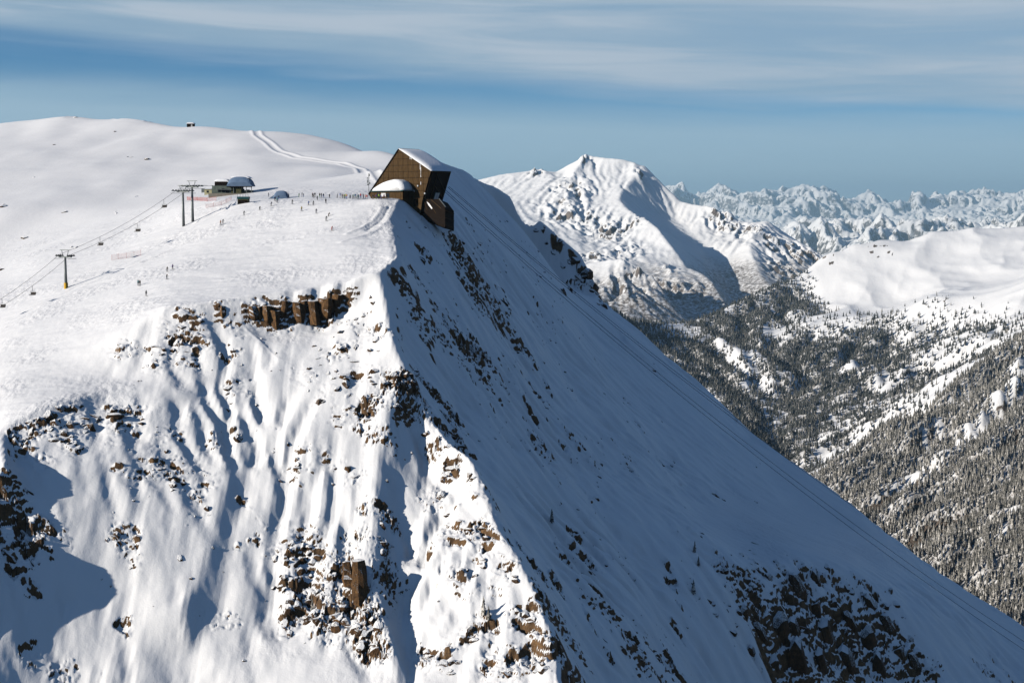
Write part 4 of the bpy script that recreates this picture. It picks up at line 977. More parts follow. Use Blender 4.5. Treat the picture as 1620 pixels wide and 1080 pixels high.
# ------------------------------------------------------------------ buildings, chairlift, ropes
def simple_mat(name, col, col2=None, scale=3.0, rough=0.7, metal=0.0, stretch=None):
    m, nt, b = new_mat(name)
    tc = nt.nodes.new('ShaderNodeTexCoord'); v = tc.outputs['Object']
    if stretch:
        mp = nt.nodes.new('ShaderNodeMapping'); mp.inputs['Scale'].default_value = stretch; nt.links.new(v, mp.inputs[0]); v = mp.outputs[0]
    n = noise_node(nt, v, scale, 5, 0.6)
    c2 = col2 or tuple(c * 0.65 for c in col)
    nt.links.new(mixc(nt, mrange(nt, n, 0.35, 0.65), col, c2), b.inputs['Base Color'])
    b.inputs['Roughness'].default_value = rough; b.inputs['Metallic'].default_value = metal; b.inputs['Specular IOR Level'].default_value = 0.08 if max(col) < 0.12 else 0.3
    return m
M = {k: simple_mat(*v) for k, v in {
 'wood': ('brown_boards', (0.088, 0.054, 0.024), (0.055, 0.033, 0.015), 1.2, 0.8, 0, (3, 3, 0.6)),
 'dark': ('dark_brown_wood', (0.014, 0.009, 0.006), (0.008, 0.005, 0.004), 1.5, 0.8),
 'green': ('green_grey_sheet', (0.13, 0.16, 0.13), (0.09, 0.11, 0.10), 0.8, 0.5),
 'olive': ('olive_boards', (0.10, 0.10, 0.05), (0.07, 0.07, 0.04), 1.0, 0.7),
 'yellow_wall': ('pale_yellow_wall', (0.55, 0.52, 0.32), (0.46, 0.43, 0.26), 1.0, 0.7),
 'glass': ('dark_glass', (0.02, 0.025, 0.03), (0.03, 0.035, 0.04), 1.0, 0.15),
 'pale': ('pale_pane', (0.62, 0.64, 0.64), (0.5, 0.52, 0.54), 1.0, 0.4),
 'steel': ('galvanised_steel', (0.20, 0.22, 0.22), (0.14, 0.155, 0.155), 1.5, 0.5, 0.2),
 'yellow': ('yellow_padding', (0.75, 0.45, 0.02), (0.65, 0.36, 0.02), 2.0, 0.6),
 'seat': ('dark_seat_cover', (0.05, 0.045, 0.04), (0.035, 0.03, 0.03), 2.0, 0.7),
 'cable': ('steel_rope', (0.03, 0.03, 0.032), (0.02, 0.02, 0.022), 2.0, 0.5),
 'net': ('red_net', (0.62, 0.13, 0.09), (0.5, 0.1, 0.08), 2.0, 0.8),
 'blue_grey': ('blue_grey_surface', (0.14, 0.21, 0.32), (0.10, 0.16, 0.26), 0.5, 0.7),  # plain blue grey of the lift hood and the mound
 'teal': ('teal_frame', (0.03, 0.10, 0.11), (0.02, 0.07, 0.08), 2.0, 0.5),
 'concrete': ('concrete', (0.28, 0.25, 0.21), (0.22, 0.2, 0.17), 1.0, 0.9)}.items()}
def bm_obj(name, bm, mat, parent=None, smooth=False):
    bmesh.ops.recalc_face_normals(bm, faces=bm.faces)
    me = bpy.data.meshes.new(name); bm.to_mesh(me); bm.free()
    if smooth: me.polygons.foreach_set('use_smooth', np.ones(len(me.polygons), bool))
    me.materials.append(mat); o = bpy.data.objects.new(name, me); COL.objects.link(o)
    if parent is not None: o.parent = parent
    return o
def thing(name, loc, label, cat, group=None, rz=0.0):
    o = bpy.data.objects.new(name, None); COL.objects.link(o); o.location = loc; o.rotation_euler = (0, 0, rz); o.empty_display_size = 0.5
    return tag(o, label, cat, group)
def box(bm, x0, x1, y0, y1, z0, z1):
    v = [bm.verts.new(c) for c in ((x0,y0,z0),(x1,y0,z0),(x1,y1,z0),(x0,y1,z0),(x0,y0,z1),(x1,y0,z1),(x1,y1,z1),(x0,y1,z1))]
    for f in ((0,3,2,1),(4,5,6,7),(0,1,5,4),(1,2,6,5),(2,3,7,6),(3,0,4,7)): bm.faces.new([v[i] for i in f])
def boxp(name, par, mat, *a):
    bm = bmesh.new(); box(bm, *a); return bm_obj(name, bm, mat, par)
def prism(bm, poly, ext):                            # poly: list of Vectors, ext: Vector
    a = [bm.verts.new(p) for p in poly]; b = [bm.verts.new(p + ext) for p in poly]; n = len(poly)
    bm.faces.new(a); bm.faces.new(list(reversed(b)))
    for i in range(n): bm.faces.new((a[i], a[(i + 1) % n], b[(i + 1) % n], b[i]))
def tube(bm, pts, r0, r1=None, n=6):
    r1 = r0 if r1 is None else r1; rings = []; pts = [Vector(p) for p in pts]
    for i, p in enumerate(pts):
        d = (pts[min(i + 1, len(pts) - 1)] - pts[max(i - 1, 0)]).normalized(); u = d.orthogonal().normalized(); w = d.cross(u)
        if i and u.dot(rings[-1][1]) < 0.9:
            u = (rings[-1][1] - d * rings[-1][1].dot(d)).normalized(); w = d.cross(u)
        r = r0 + (r1 - r0) * i / max(1, len(pts) - 1)
        rings.append(([bm.verts.new(p + (u * math.cos(2 * PI * k / n) + w * math.sin(2 * PI * k / n)) * r) for k in range(n)], u))
    for (a, _), (b, _) in zip(rings[:-1], rings[1:]):
        for k in range(n): bm.faces.new((a[k], a[(k + 1) % n], b[(k + 1) % n], b[k]))
    bm.faces.new(rings[0][0]); bm.faces.new(list(reversed(rings[-1][0])))
def clip_poly(poly, x0, x1, y0, y1):
    def cut(ps, f, inter):
        out = []
        for i, p in enumerate(ps):
            q = ps[(i + 1) % len(ps)]
            if f(p): out.append(p)
            if f(p) != f(q): out.append(inter(p, q))
        return out
    def ix(v): return lambda p, q: (v, p[1] + (q[1] - p[1]) * (v - p[0]) / (q[0] - p[0]))
    def iy(v): return lambda p, q: (p[0] + (q[0] - p[0]) * (v - p[1]) / (q[1] - p[1]), v)
    for f, i in ((lambda p: p[0] >= x0, ix(x0)), (lambda p: p[0] <= x1, ix(x1)), (lambda p: p[1] >= y0, iy(y0)), (lambda p: p[1] <= y1, iy(y1))):
        if len(poly) < 3: return []
        poly = cut(poly, f, i)
    return poly

# --- the cable car station: a leaning brown prism whose board front looks to the left
A_ = Vector((0.83, -0.557, 0)).normalized(); B_ = Vector((0.557, 0.83, 0)).normalized()
T_ = Vector(P(632, 236, 500))
def on_front(px, py, off=0.0):
    d = Vector(ray(px, py)); return d * ((T_.dot(B_) + off) / d.dot(B_))
fp = [on_front(*q) for q in ((632,236),(682,270),(668,318),(663,352),(640,345),(596,332),(584,308))]
ORG = Vector((fp[5].x, fp[5].y, fp[5].z)); D_ = 11.5
st = thing('cable_car_station', ORG, 'big dark brown cable car station leaning over the edge with snow on its roof', 'building')
lo = lambda p: p - ORG
bm = bmesh.new(); prism(bm, [lo(p) + B_ * 0.12 for p in fp], B_ * D_); bm_obj('wall', bm, M['dark'], st)
uv = [((p - T_).dot(A_), p.z) for p in fp]
zs0, us0 = min(u[1] for u in uv), min(u[0] for u in uv); cell = 2.2
for r in range(14):
    for c in range(14):
        q = clip_poly(uv, us0 + c * cell + 0.06, us0 + (c + 1) * cell - 0.06, zs0 + r * cell + 0.06, zs0 + (r + 1) * cell - 0.06)
        if len(q) < 3: continue
        ar = abs(sum(q[i][0] * q[(i + 1) % len(q)][1] - q[(i + 1) % len(q)][0] * q[i][1] for i in range(len(q)))) / 2
        if ar < 0.25: continue
        pts = [T_ + A_ * u + Vector((0, 0, z - T_.z)) for u, z in q]
        bm = bmesh.new(); prism(bm, [lo(p) - B_ * random.uniform(0.02, 0.09) for p in pts], B_ * 0.11); bm_obj('cladding_panel', bm, M['wood'], st)
# roof: snow on the right slope, a metal edge on the left one
bm = bmesh.new(); e0, e1 = lo(fp[0]) - B_ * 0.5, lo(fp[1]) - B_ * 0.5; sl = (e1 - e0); nrm = sl.cross(B_).normalized(); nrm = nrm if nrm.z > 0 else -nrm
NU, NV = 12, 12; grid = []
for i in range(NU + 1):
    row = []
    for j in range(NV + 1):
        u, v = i / NU, j / NV; th = 0.75 * (1 - (2 * u - 1) ** 6) * (1 - (2 * v - 1) ** 8) + 0.12 + 0.35 * math.sin(u * PI) * v
        row.append(bm.verts.new(e0 + sl * (u * 1.03 - 0.01) + B_ * (D_ + 0.8) * v + nrm * th))
    grid.append(row)
low = [[bm.verts.new(e0 + sl * (i / NU * 1.03 - 0.01) + B_ * (D_ + 0.8) * j / NV + nrm * 0.03) for j in (0, NV)] for i in range(NU + 1)]
for i in range(NU):
    for j in range(NV): bm.faces.new((grid[i][j], grid[i + 1][j], grid[i + 1][j + 1], grid[i][j + 1]))
    bm.faces.new((low[i][0], low[i + 1][0], grid[i + 1][0], grid[i][0])); bm.faces.new((low[i + 1][1], low[i][1], grid[i][NV], grid[i + 1][NV]))
bm_obj('roof_snow', bm, MAT_SNOW, st, True)
bm = bmesh.new(); prism(bm, [lo(fp[0]) - B_ * 0.25, lo(fp[6]) - B_ * 0.25, lo(fp[6]) - B_ * 0.25 + Vector((-.25, 0, .25)), lo(fp[0]) - B_ * 0.25 + Vector((-.25, 0, .3))], B_ * (D_ + 0.4)); bm_obj('roof', bm, M['dark'], st)
# the open right side with its beams
r0, r1 = lo(fp[1]), lo(fp[2]); side_n = (r1 - r0).cross(B_).normalized(); side_n = side_n if side_n.x > 0 else -side_n
def on_side(u, v, out=0.0): return r0 + (r1 - r0) * u + B_ * D_ * v + side_n * out
for (u0, v0, u1, v1, w) in ((0.02,0.06,0.98,0.06,.22),(0.03,0.35,0.97,0.35,.18),(0.03,0.97,1.0,0.97,.25),(0.2,0.42,0.62,0.92,.16),(0.5,0.40,0.85,0.9,.16),(0.03,0.04,0.03,0.98,.22),(0.97,0.05,0.97,0.98,.25)):
    bm = bmesh.new(); tube(bm, [on_side(u0, v0, 0.18), on_side(u1, v1, 0.18)], w, n=4); bm_obj('beam', bm, M['wood'], st)
wf = boxp('window', st, M['steel'], 0, 1, 0, 1, 0, 1); wf.parent = st
bm = bmesh.new(); prism(bm, [on_side(.70, .50, .12), on_side(.70, .74, .12), on_side(.96, .74, .12), on_side(.96, .50, .12)], side_n * 0.15); bpy.data.objects.remove(wf); wf = bm_obj('window', bm, M['teal'], st)
for a, b_ in ((.52, .615), (.63, .72)):
    bm = bmesh.new(); prism(bm, [on_side(.72, a, .28), on_side(.72, b_, .28), on_side(.94, b_, .28), on_side(.94, a, .28)], side_n * 0.05); bm_obj('pane', bm, M['pale'], wf)
# lamps, a door low on the front and ice on the boards
def front_patch(name, mat, px, py, w, h, out=0.16, t=0.1):
    c = lo(on_front(px, py)); bm = bmesh.new()
    prism(bm, [c - A_ * w / 2 - Vector((0, 0, h / 2)) - B_ * out, c + A_ * w / 2 - Vector((0, 0, h / 2)) - B_ * out, c + A_ * w / 2 + Vector((0, 0, h / 2)) - B_ * out, c - A_ * w / 2 + Vector((0, 0, h / 2)) - B_ * out], B_ * t)
    return bm_obj(name, bm, mat, st)
for px, py in ((662, 294), (645, 296), (673, 306)): front_patch('lamp', M['pale'], px, py, 0.45, 0.45, 0.5, 0.4)
front_patch('door', M['dark'], 658, 321, 1.5, 2.6)
for px, py, h in ((649,250,.9),(651,251,.6),(665,264,1.8),(666,271,2.6),(666,276,2.0),(666,290,1.0),(654,301,.8),(656,302,.6)): front_patch('ice_streak', MAT_SNOW, px, py, 0.16, h, 0.13, 0.06)
# the dock below the mouth, where the cabins come in
dp = [on_front(*q, off=1.0) for q in ((668,315),(694,315),(704,328),(704,360),(684,354),(662,344))]
bm = bmesh.new(); prism(bm, [lo(p) for p in dp], B_ * 5.2 + Vector((0, 0, -1.3))); dk = bm_obj('dock', bm, M['dark'], st)
bm = bmesh.new(); p0, p1 = lo(dp[1]), lo(dp[2]); prism(bm, [p0 + Vector((0.05, 0, .1)), p1 + Vector((0.1, 0, .1)), p1 + Vector((.1, 0, .3)), p0 + Vector((0.05, 0, .3))], B_ * 0.5); bm_obj('rail', bm, M['steel'], dk)
for t in (.15, .5, .85):
    q = lo(dp[3]) * t + lo(dp[2]) * (1 - t); bm = bmesh.new(); tube(bm, [q + Vector((.05, 0, 0)) - B_ * .1, q + Vector((.05, 0, -1.3)) + B_ * 5.3], .1, n=4); bm_obj('rail', bm, M['wood'], dk)
for (a, b) in (((671,318),(676,333)), ((676,316),(690,338)), ((682,316),(698,330))):
    bm = bmesh.new(); tube(bm, [lo(on_front(*a, off=0.85)), lo(on_front(*b, off=0.85))], .12, n=4); bm_obj('beam', bm, M['wood'], dk)
bm = bmesh.new(); prism(bm, [lo(on_front(*q, off=0.8)) for q in ((675,319),(679,322),(684,329),(683,331),(678,325))], B_ * 0.3); bm_obj('snow_patch', bm, MAT_SNOW, dk)

# --- low entrance hut with a thick cushion of snow on its roof
HO = -5.0
hp = [on_front(*q, off=HO) for q in ((589,302),(634,302),(634,326),(589,326))]
h0 = hp[3]; eh = thing('entrance_hut', h0, 'brown hut under a thick white snow cushion at the foot of the station', 'hut'); lh = lambda p: p - h0
bm = bmesh.new(); prism(bm, [lh(p) for p in hp], B_ * 4.8); bm_obj('wall', bm, M['wood'], eh)
for k, (x0, x1, mt) in enumerate(((596,601,'glass'),(603,610,'pale'),(611,616,'glass'))):
    bm = bmesh.new(); prism(bm, [lh(on_front(q[0], q[1], HO - 0.06)) for q in ((x0,305.5),(x1,305.5),(x1,311 if mt == 'pale' else 313),(x0,311 if mt == 'pale' else 313))], B_ * 0.05)
    bm_obj('window' if mt == 'pale' else 'door', bm, M[mt], eh)
for px in range(590, 635, 4):
    if 595 < px < 617: continue
    bm = bmesh.new(); a, b = lh(on_front(px, 304, HO - 0.05)), lh(on_front(px + 3.2, 316, HO - 0.05)); prism(bm, [a, Vector((b.x, b.y, a.z)), b, Vector((a.x, a.y, b.z))], B_ * 0.04); bm_obj('board', bm, M['wood'], eh)
bm = bmesh.new(); prism(bm, [lh(on_front(q[0], q[1], HO - 0.7)) for q in ((586,303.2),(637,302.2),(637,300.8),(586,301.8))], B_ * 5.6); bm_obj('eave', bm, M['teal'], eh)
prof = [(585,302),(588,298),(595,293),(603,288.5),(611,285.5),(619,283.5),(626,284),(632,287),(636,292.5),(638,298),(638,301.5)]
bm = bmesh.new(); rows = []; cz = lh(on_front(612, 302, HO)); 
for k in range(9):
    v = k / 8; s = (1 - (2 * v - 1) ** 4) ** 0.5 * 0.3 + 0.7 if 0 < v < 1 else 0.62; row = []
    for q in prof:
        p = lh(on_front(q[0], q[1], HO - 0.8)); p = p + B_ * 6.2 * v; c = cz + B_ * (6.2 * v - 0.8); row.append(bm.verts.new(Vector((c.x + (p.x - c.x) * (0.5 + s / 2), c.y + (p.y - c.y) * (0.5 + s / 2), cz.z + (p.z - cz.z) * s))))
    rows.append(row)
for a, b in zip(rows[:-1], rows[1:]):
    for i in range(len(prof) - 1): bm.faces.new((a[i], a[i + 1], b[i + 1], b[i]))
    bm.faces.new((a[0], b[0], b[-1], a[-1]))
bm.faces.new(rows[0]); bm.faces.new(list(reversed(rows[-1])))
bm_obj('roof_snow', bm, MAT_SNOW, eh, True)

# --- things stood on the ground, found by where their foot is seen
def foot(px, py, y0=380, y1=900):
    p = hit(px, py, relief, y0, y1, 3000); p[2] = ground_z(p[0], p[1]); return Vector(p)
p = foot(583.5, 311); ms = thing('antenna_mast', p, 'thin grey aerial mast with small dishes left of the entrance hut', 'mast')
hm_ = 36 * p.y / F
bm = bmesh.new(); tube(bm, [(0, 0, -0.6), (0, 0, hm_)], .13, .09); bm_obj('pole', bm, M['steel'], ms)
for (dx, z, w, h) in ((0.25, .93, .35, 1.0), (-0.45, .66, .3, 1.2), (0.4, .58, .4, .7), (-.35, .52, .4, .6), (-.5, .80, .25, .6)):
    boxp('aerial', ms, M['steel'], dx - w / 2, dx + w / 2, -.2, .2, hm_ * z - h / 2, hm_ * z + h / 2)
for z in (.55, .66, .8): boxp('bracket', ms, M['steel'], -.5, .45, -.05, .05, hm_ * z - .05, hm_ * z + .05)

# --- chairlift: valley-side tower, twin pylons, top station, ropes, chairs
pa, pb = Vector(P(103, 404, 462)), Vector(P(297, 299, 512)); dirl = Vector((pb.x - pa.x, pb.y - pa.y, 0)).normalized(); perp = Vector((dirl.y, -dirl.x, 0)); rzl = math.atan2(perp.y, perp.x)
def lift_tower(fx, fy, top_py, label, yellow, arm_long, grp='chairlift towers'):
    p = foot(fx, fy); H = (fy - top_py) * p.y / F; t = thing('chairlift_tower', p, label, 'pylon', grp, rzl)
    bm = bmesh.new(); tube(bm, [(0, 0, -1.0), (0, 0, H)], .52, .34, 12); bm_obj('pole', bm, M['steel'], t, True)
    if yellow:
        bm = bmesh.new(); tube(bm, [(0, 0, -0.4), (0, 0, 1.75)], .66, .64, 12); bm_obj('padding', bm, M['yellow'], t)
    boxp('crossarm', t, M['steel'], -2.9, 2.9, -.22, .22, H - .1, H + .3)
    for s in (-1, 1):
        bm = bmesh.new(); box(bm, s * 2.6 - .12, s * 2.6 + .12, -arm_long / 2, arm_long / 2, H + .28, H + .55)
        o = bm_obj('sheave_train', bm, M['steel'], t)
        for k in range(4):
            y = (k - 1.5) * arm_long / 4; bm = bmesh.new(); tube(bm, [(s * 2.6 - .16, y, H + .58), (s * 2.6 + .16, y, H + .58)], .26, n=10); bm_obj('wheel', bm, M['seat'], o)
        boxp('catwalk', t, M['steel'], s * 2.6 + (.2 if s > 0 else -.75), s * 2.6 + (.75 if s > 0 else -.2), -arm_long / 2, arm_long / 2, H - .5, H - .38)
        bm = bmesh.new(); tube(bm, [(s * 1.0, 0, H + .2), (s * 1.55, 0, H + 2.3)], .11, n=5); bm_obj('frame_post', bm, M['steel'], t)
    boxp('frame_bar', t, M['steel'], -2.3, 2.3, -.12, .12, H + 2.2, H + 2.42)
    return t, p + Vector((0, 0, H))
_, h1 = lift_tower(104.5, 455.5, 406.5, 'grey chairlift tower with a yellow padded foot on the lower piste', True, 3.4)
_, h2 = lift_tower(290.5, 357.5, 304.0, 'front one of the twin grey chairlift pylons, standing lower down the slope', False, 6.0)
_, h3 = lift_tower(305, 350.5, 297.0, 'rear one of the twin grey chairlift pylons, closer to the lift station', False, 6.0)
h0_ = h1 + (h1 - h2) * 0.62 + Vector((0, 0, -4)); h4 = Vector(P(345, 297, 535))
ROPES = []
def rope(name, pts, r, label, cat, grp, mat='cable'):
    bm = bmesh.new(); c = pts[0]; tube(bm, [p - c for p in pts], r, n=5); o = bm_obj(name, bm, M[mat]); o.location = c; return tag(o, label, cat, grp)
def sagged(a, b, sag, n=14): return [a + (b - a) * (k / n) - Vector((0, 0, 4 * sag * (k / n) * (1 - k / n))) for k in range(n + 1)]
for s, nm in ((-1, 'left hand'), (1, 'right hand')):
    off = perp * 2.6 * s + Vector((0, 0, .85)); pts = []
    for a, b, sg in ((h0_, h1, 1.2), (h1, h2, 1.8), (h2, h3, .05), (h3, h4, .2)):
        seg = sagged(a + off, b + off, sg); pts += seg if not pts else seg[1:]
    ROPES.append(pts); rope('chairlift_rope', pts, 0.05, ('thin steel rope of the chairlift on its downhill left side' if s < 0 else 'thin steel rope of the chairlift on the side facing the piste'), 'rope', 'chairlift ropes')
def chair_at(px, label):
    best = None
    for pts in ROPES:
        for a, b in zip(pts[:-1], pts[1:]):
            xa, xb = pixel(a)[0], pixel(b)[0]
            if (xa - px) * (xb - px) <= 0 and abs(xb - xa) > 1e-6:
                q = a + (b - a) * ((px - xa) / (xb - xa)); best = best or q
    if px in (217, 51): 
        for pts in ROPES[1:]:
            for a, b in zip(pts[:-1], pts[1:]):
                xa, xb = pixel(a)[0], pixel(b)[0]
                if (xa - px) * (xb - px) <= 0 and abs(xb - xa) > 1e-6: best = a + (b - a) * ((px - xa) / (xb - xa))
    t = thing('lift_chair', best, label, 'chairlift chair', 'chairs hanging on the chairlift', rzl)
    bm = bmesh.new(); tube(bm, [(0, 0, 0.05), (0, 0, -1.5), (0, .1, -1.6)], .07, n=6); bm_obj('hanger', bm, M['steel'], t)
    for x in (-1.05, 1.05):
        bm = bmesh.new(); tube(bm, [(0, .1, -1.55), (x, .15, -1.7), (x, .35, -2.7), (x, -.25, -2.75)], .05, n=5); bm_obj('frame', bm, M['steel'], t)
    boxp('seat', t, M['seat'], -1.1, 1.1, -.35, .25, -2.85, -2.68); 
    bm = bmesh.new(); prism(bm, [Vector((-1.1, .25, -2.7)), Vector((1.1, .25, -2.7)), Vector((1.1, .48, -1.95)), Vector((-1.1, .48, -1.95))], Vector((0, .1, 0))); bm_obj('backrest', bm, M['seat'], t)
    bm = bmesh.new(); tube(bm, [(-1.05, -.5, -2.95), (1.05, -.5, -2.95)], .045, n=5); bm_obj('footrest', bm, M['steel'], t)
    return t
chair_at(259, 'lift chair nearest to the twin pylons'); chair_at(217, 'second lift chair down from the twin pylons'); chair_at(158, 'lift chair hanging just uphill of the yellow footed tower')
chair_at(51, 'lift chair hanging downhill of the yellow footed tower'); chair_at(3, 'lift chair at the edge of the picture, lowest on the line')

# --- top station of the chairlift
p = foot(363, 309); p.y -= 0; cs = thing('chairlift_station', p, 'green grey chairlift station with a snow loaded hood behind the twin pylons', 'building'); k_ = p.y / F
def sx(px): return (px - 363) * k_
def sz(py): return (309 - py) * k_
boxp('wall', cs, M['green'], sx(337), sx(367), -1.5, 4.5, -3, sz(295))
boxp('side_room', cs, M['olive'], sx(367.5), sx(383), -2.2, 3.5, -3, sz(296.5))
boxp('plinth', cs, M['concrete'], sx(332), sx(400), -2.6, 5, -4, sz(306.8))
for (a, b, c, d) in ((346,350,300,305),(352,357,299,305),(358.5,363,300,306),(385,388,300,306),(390,396,301,305)): boxp('window', cs, M['glass'], sx(a), sx(b), -1.62, -1.52, sz(d), sz(c))
boxp('counter', cs, M['green'], sx(383.5), sx(399), -1.3, 3, -3, sz(302))
boxp('balcony', cs, M['steel'], sx(344), sx(369), -2.9, -1.7, sz(301.2), sz(300.4))
for px in (345, 351, 357, 363): boxp('railing_post', cs, M['steel'], sx(px), sx(px) + .1, -2.9, -2.8, sz(300.4), sz(297))
boxp('gable', cs, M['dark'], sx(341), sx(360), -1.2, 4, sz(295), sz(288.5))
def snow_hood(name, x0, x1, z0, z1, y0, y1, mat, parent, flat=0.45):
    bm = bmesh.new(); R = []
    for i in range(15):
        t = i / 14; row = []; u = 2 * t - 1; hh = (1 - abs(u) ** 3.2) ** 0.6 if abs(u) < 1 else 0
        for j in range(9):
            w = 2 * j / 8 - 1; d = (1 - abs(w) ** 4) ** 0.5
            row.append(bm.verts.new((x0 + (x1 - x0) * t, y0 + (y1 - y0) * j / 8, z0 + (z1 - z0) * max(0.06, hh * (flat + (1 - flat) * d) if d > 0 else hh * flat * .6))))
        R.append(row)
    for a, b in zip(R[:-1], R[1:]):
        for j in range(8): bm.faces.new((a[j], a[j + 1], b[j + 1], b[j]))
    bot = [[bm.verts.new((x0 + (x1 - x0) * t, y, z0)) for y in (y0, y1)] for t in (0, 1)]
    bm.faces.new((bot[0][0], bot[1][0], bot[1][1], bot[0][1]))
    bm.faces.new([bot[0][0]] + [r[0] for r in R] + [bot[1][0]]); bm.faces.new([bot[0][1]] + [r[-1] for r in R] + [bot[1][1]])
    bm.faces.new([bot[0][0], bot[0][1]] + list(reversed(R[0]))); bm.faces.new([bot[1][0], bot[1][1]] + list(reversed(R[-1])))
    return bm_obj(name, bm, mat, parent, False)
hood = snow_hood('roof', sx(361), sx(401), sz(296), sz(280.5), -3, 4.5, M['blue_grey'], cs, 0.72)
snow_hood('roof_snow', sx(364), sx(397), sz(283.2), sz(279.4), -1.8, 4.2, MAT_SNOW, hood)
snow_hood('roof_snow', sx(339), sx(364), sz(289), sz(284), -1.0, 4.6, MAT_SNOW, cs)
boxp('fascia', cs, M['dark'], sx(361), sx(401), -3.1, -2.9, sz(297.2), sz(295.8))
for px in (371, 391, 399): boxp('column', cs, M['steel'], sx(px), sx(px) + .25, -2.6, -2.3, sz(307), sz(296))
p = foot(330, 309); yh = thing('lift_cabin', p, 'small pale yellow operator cabin left of the lift station', 'hut')
boxp('wall', yh, M['yellow_wall'], -1.55, 1.65, -1.2, 1.2, -1.5, 2.1); boxp('window', yh, M['glass'], -.55, .3, -1.28, -1.21, .75, 1.6); boxp('roof', yh, M['steel'], -1.8, 1.9, -1.4, 1.4, 2.11, 2.3); snow_hood('roof_snow', -1.8, 1.9, 2.31, 2.75, -1.4, 1.4, MAT_SNOW, yh)
p = foot(323, 306); sb = thing('grey_shed', p, 'small grey shed at the left end of the lift station', 'shed')
boxp('wall', sb, M['steel'], -1.0, .7, -1, 1, -1, 1.6); snow_hood('roof_snow', -1.1, .8, 1.61, 2.0, -1.1, 1.1, MAT_SNOW, sb)
p = foot(385.5, 322.5); kb = thing('kiosk', p, 'dark green and brown open kiosk in front of the lift station', 'kiosk')
boxp('wall', kb, M['olive'], -2.0, 1.9, -1.2, 1.6, -.8, 1.7); boxp('top_rim', kb, M['teal'], -2.15, 2.05, -1.35, 1.75, 1.71, 2.5)
for x in (-2.0, -1.0, 0, 1.0, 1.9): boxp('railing_post', kb, M['steel'], x - .05, x + .05, -1.3, -1.2, 2.5, 3.4)
boxp('railing', kb, M['steel'], -2.05, 1.95, -1.3, -1.22, 3.35, 3.45); boxp('panel', kb, M['dark'], -1.7, 1.6, -1.27, -1.21, .1, 1.3)
p = foot(446, 313); ig = thing('round_mound', p, 'rounded blue grey mound beside the crowd', 'shelter'); snow_hood('dome', -3.0, 2.6, -.6, 2.75, -2.2, 2.2, M['blue_grey'], ig, .8)  # mound coloured blue grey all over, like the lift hood
bm = bmesh.new(); prism(bm, [Vector((-5.2, -1.2, -.5)), Vector((-2.6, -1.2, -.5)), Vector((-2.6, -1.2, 1.2))], Vector((0, 2.4, 0))); bm_obj('side_wedge', bm, M['blue_grey'], ig)
_d = ray(302, 198); _d = _d / _d[1]; _ys = np.arange(600, 1000, 1.0); _zz = detail((_d[0] * _ys)[None, :], _ys[None, :])[0][0]; _k = int(np.argmax(_zz / _ys))   # the crest of the hill as seen from the camera
p = Vector((_d[0] * _ys[_k], _ys[_k], float(_zz[_k]) - 0.2)); print('hut at', pixel(p), tuple(p)); hh = thing('hilltop_hut', p, 'tiny dark hut alone on the snowy hilltop skyline', 'hut'); kk = p.y / F
boxp('wall', hh, M['dark'], -5.5 * kk, 5.5 * kk, -1.6, 1.6, -1.2, 5 * kk); boxp('door', hh, M['pale'], 1.0 * kk, 3.2 * kk, -1.68, -1.61, 0, 3.6 * kk); snow_hood('roof_snow', -6.5 * kk, 6.5 * kk, 5 * kk + .01, 7.2 * kk, -2, 2, MAT_SNOW, hh)

# --- safety nets
def net(pts, h, label):
    ps = [foot(*q) for q in pts]; c = ps[0]; t = thing('safety_net', c, label, 'net', 'red safety nets on the piste')
    for p in ps:
        bm = bmesh.new(); tube(bm, [p - c + Vector((0, 0, -.3)), p - c + Vector((0, 0, h + .15))], .045, n=5); bm_obj('post', bm, M['net'], t)
    bm = bmesh.new()
    for a, b in zip(ps[:-1], ps[1:]):
        n = max(2, int((b - a).length / .35))
        for k in range(n + 1):
            q = a + (b - a) * (k / n) - c; tube(bm, [q, q + Vector((0, 0, h))], .012, n=3)
        for z in np.linspace(.08, h, 7): tube(bm, [a - c + Vector((0, 0, z)), b - c + Vector((0, 0, z))], .016, n=3)
    o = bm_obj('mesh', bm, M['net'], t); return t
net([(177,413),(187,411),(200,409),(212,407),(223,405)], 1.9, 'pale red safety net standing alone beside the chairlift line')
net([(296,317),(312,318),(328,319),(342,318)], 1.4, 'red safety net just right of the twin pylons')
net([(326,329),(338,327),(350,325),(358,321),(366,317)], 1.5, 'sagging red safety net in front of the lift station')

# --- ropes of the cable car running down beside the shaded face
end = [Vector(P(1720, 1092, 500)), Vector(P(1720, 1078, 500)), Vector(P(1720, 1045, 503)), Vector(P(1720, 1037, 503))]
sta = [Vector(P(700, 300, 503)), Vector(P(703, 299, 504)), Vector(P(708, 296, 508)), Vector(P(710, 295, 509))]
for k, (a, b) in enumerate(zip(sta, end)):
    rope('cable_car_rope', sagged(a, b, 8.0 if k < 2 else 7.2, 40), 0.075, ('lower outer','lower inner','upper inner','upper outer')[k] + ' dark rope of the cable car running down the shaded slope', 'cable', 'cable car ropes')
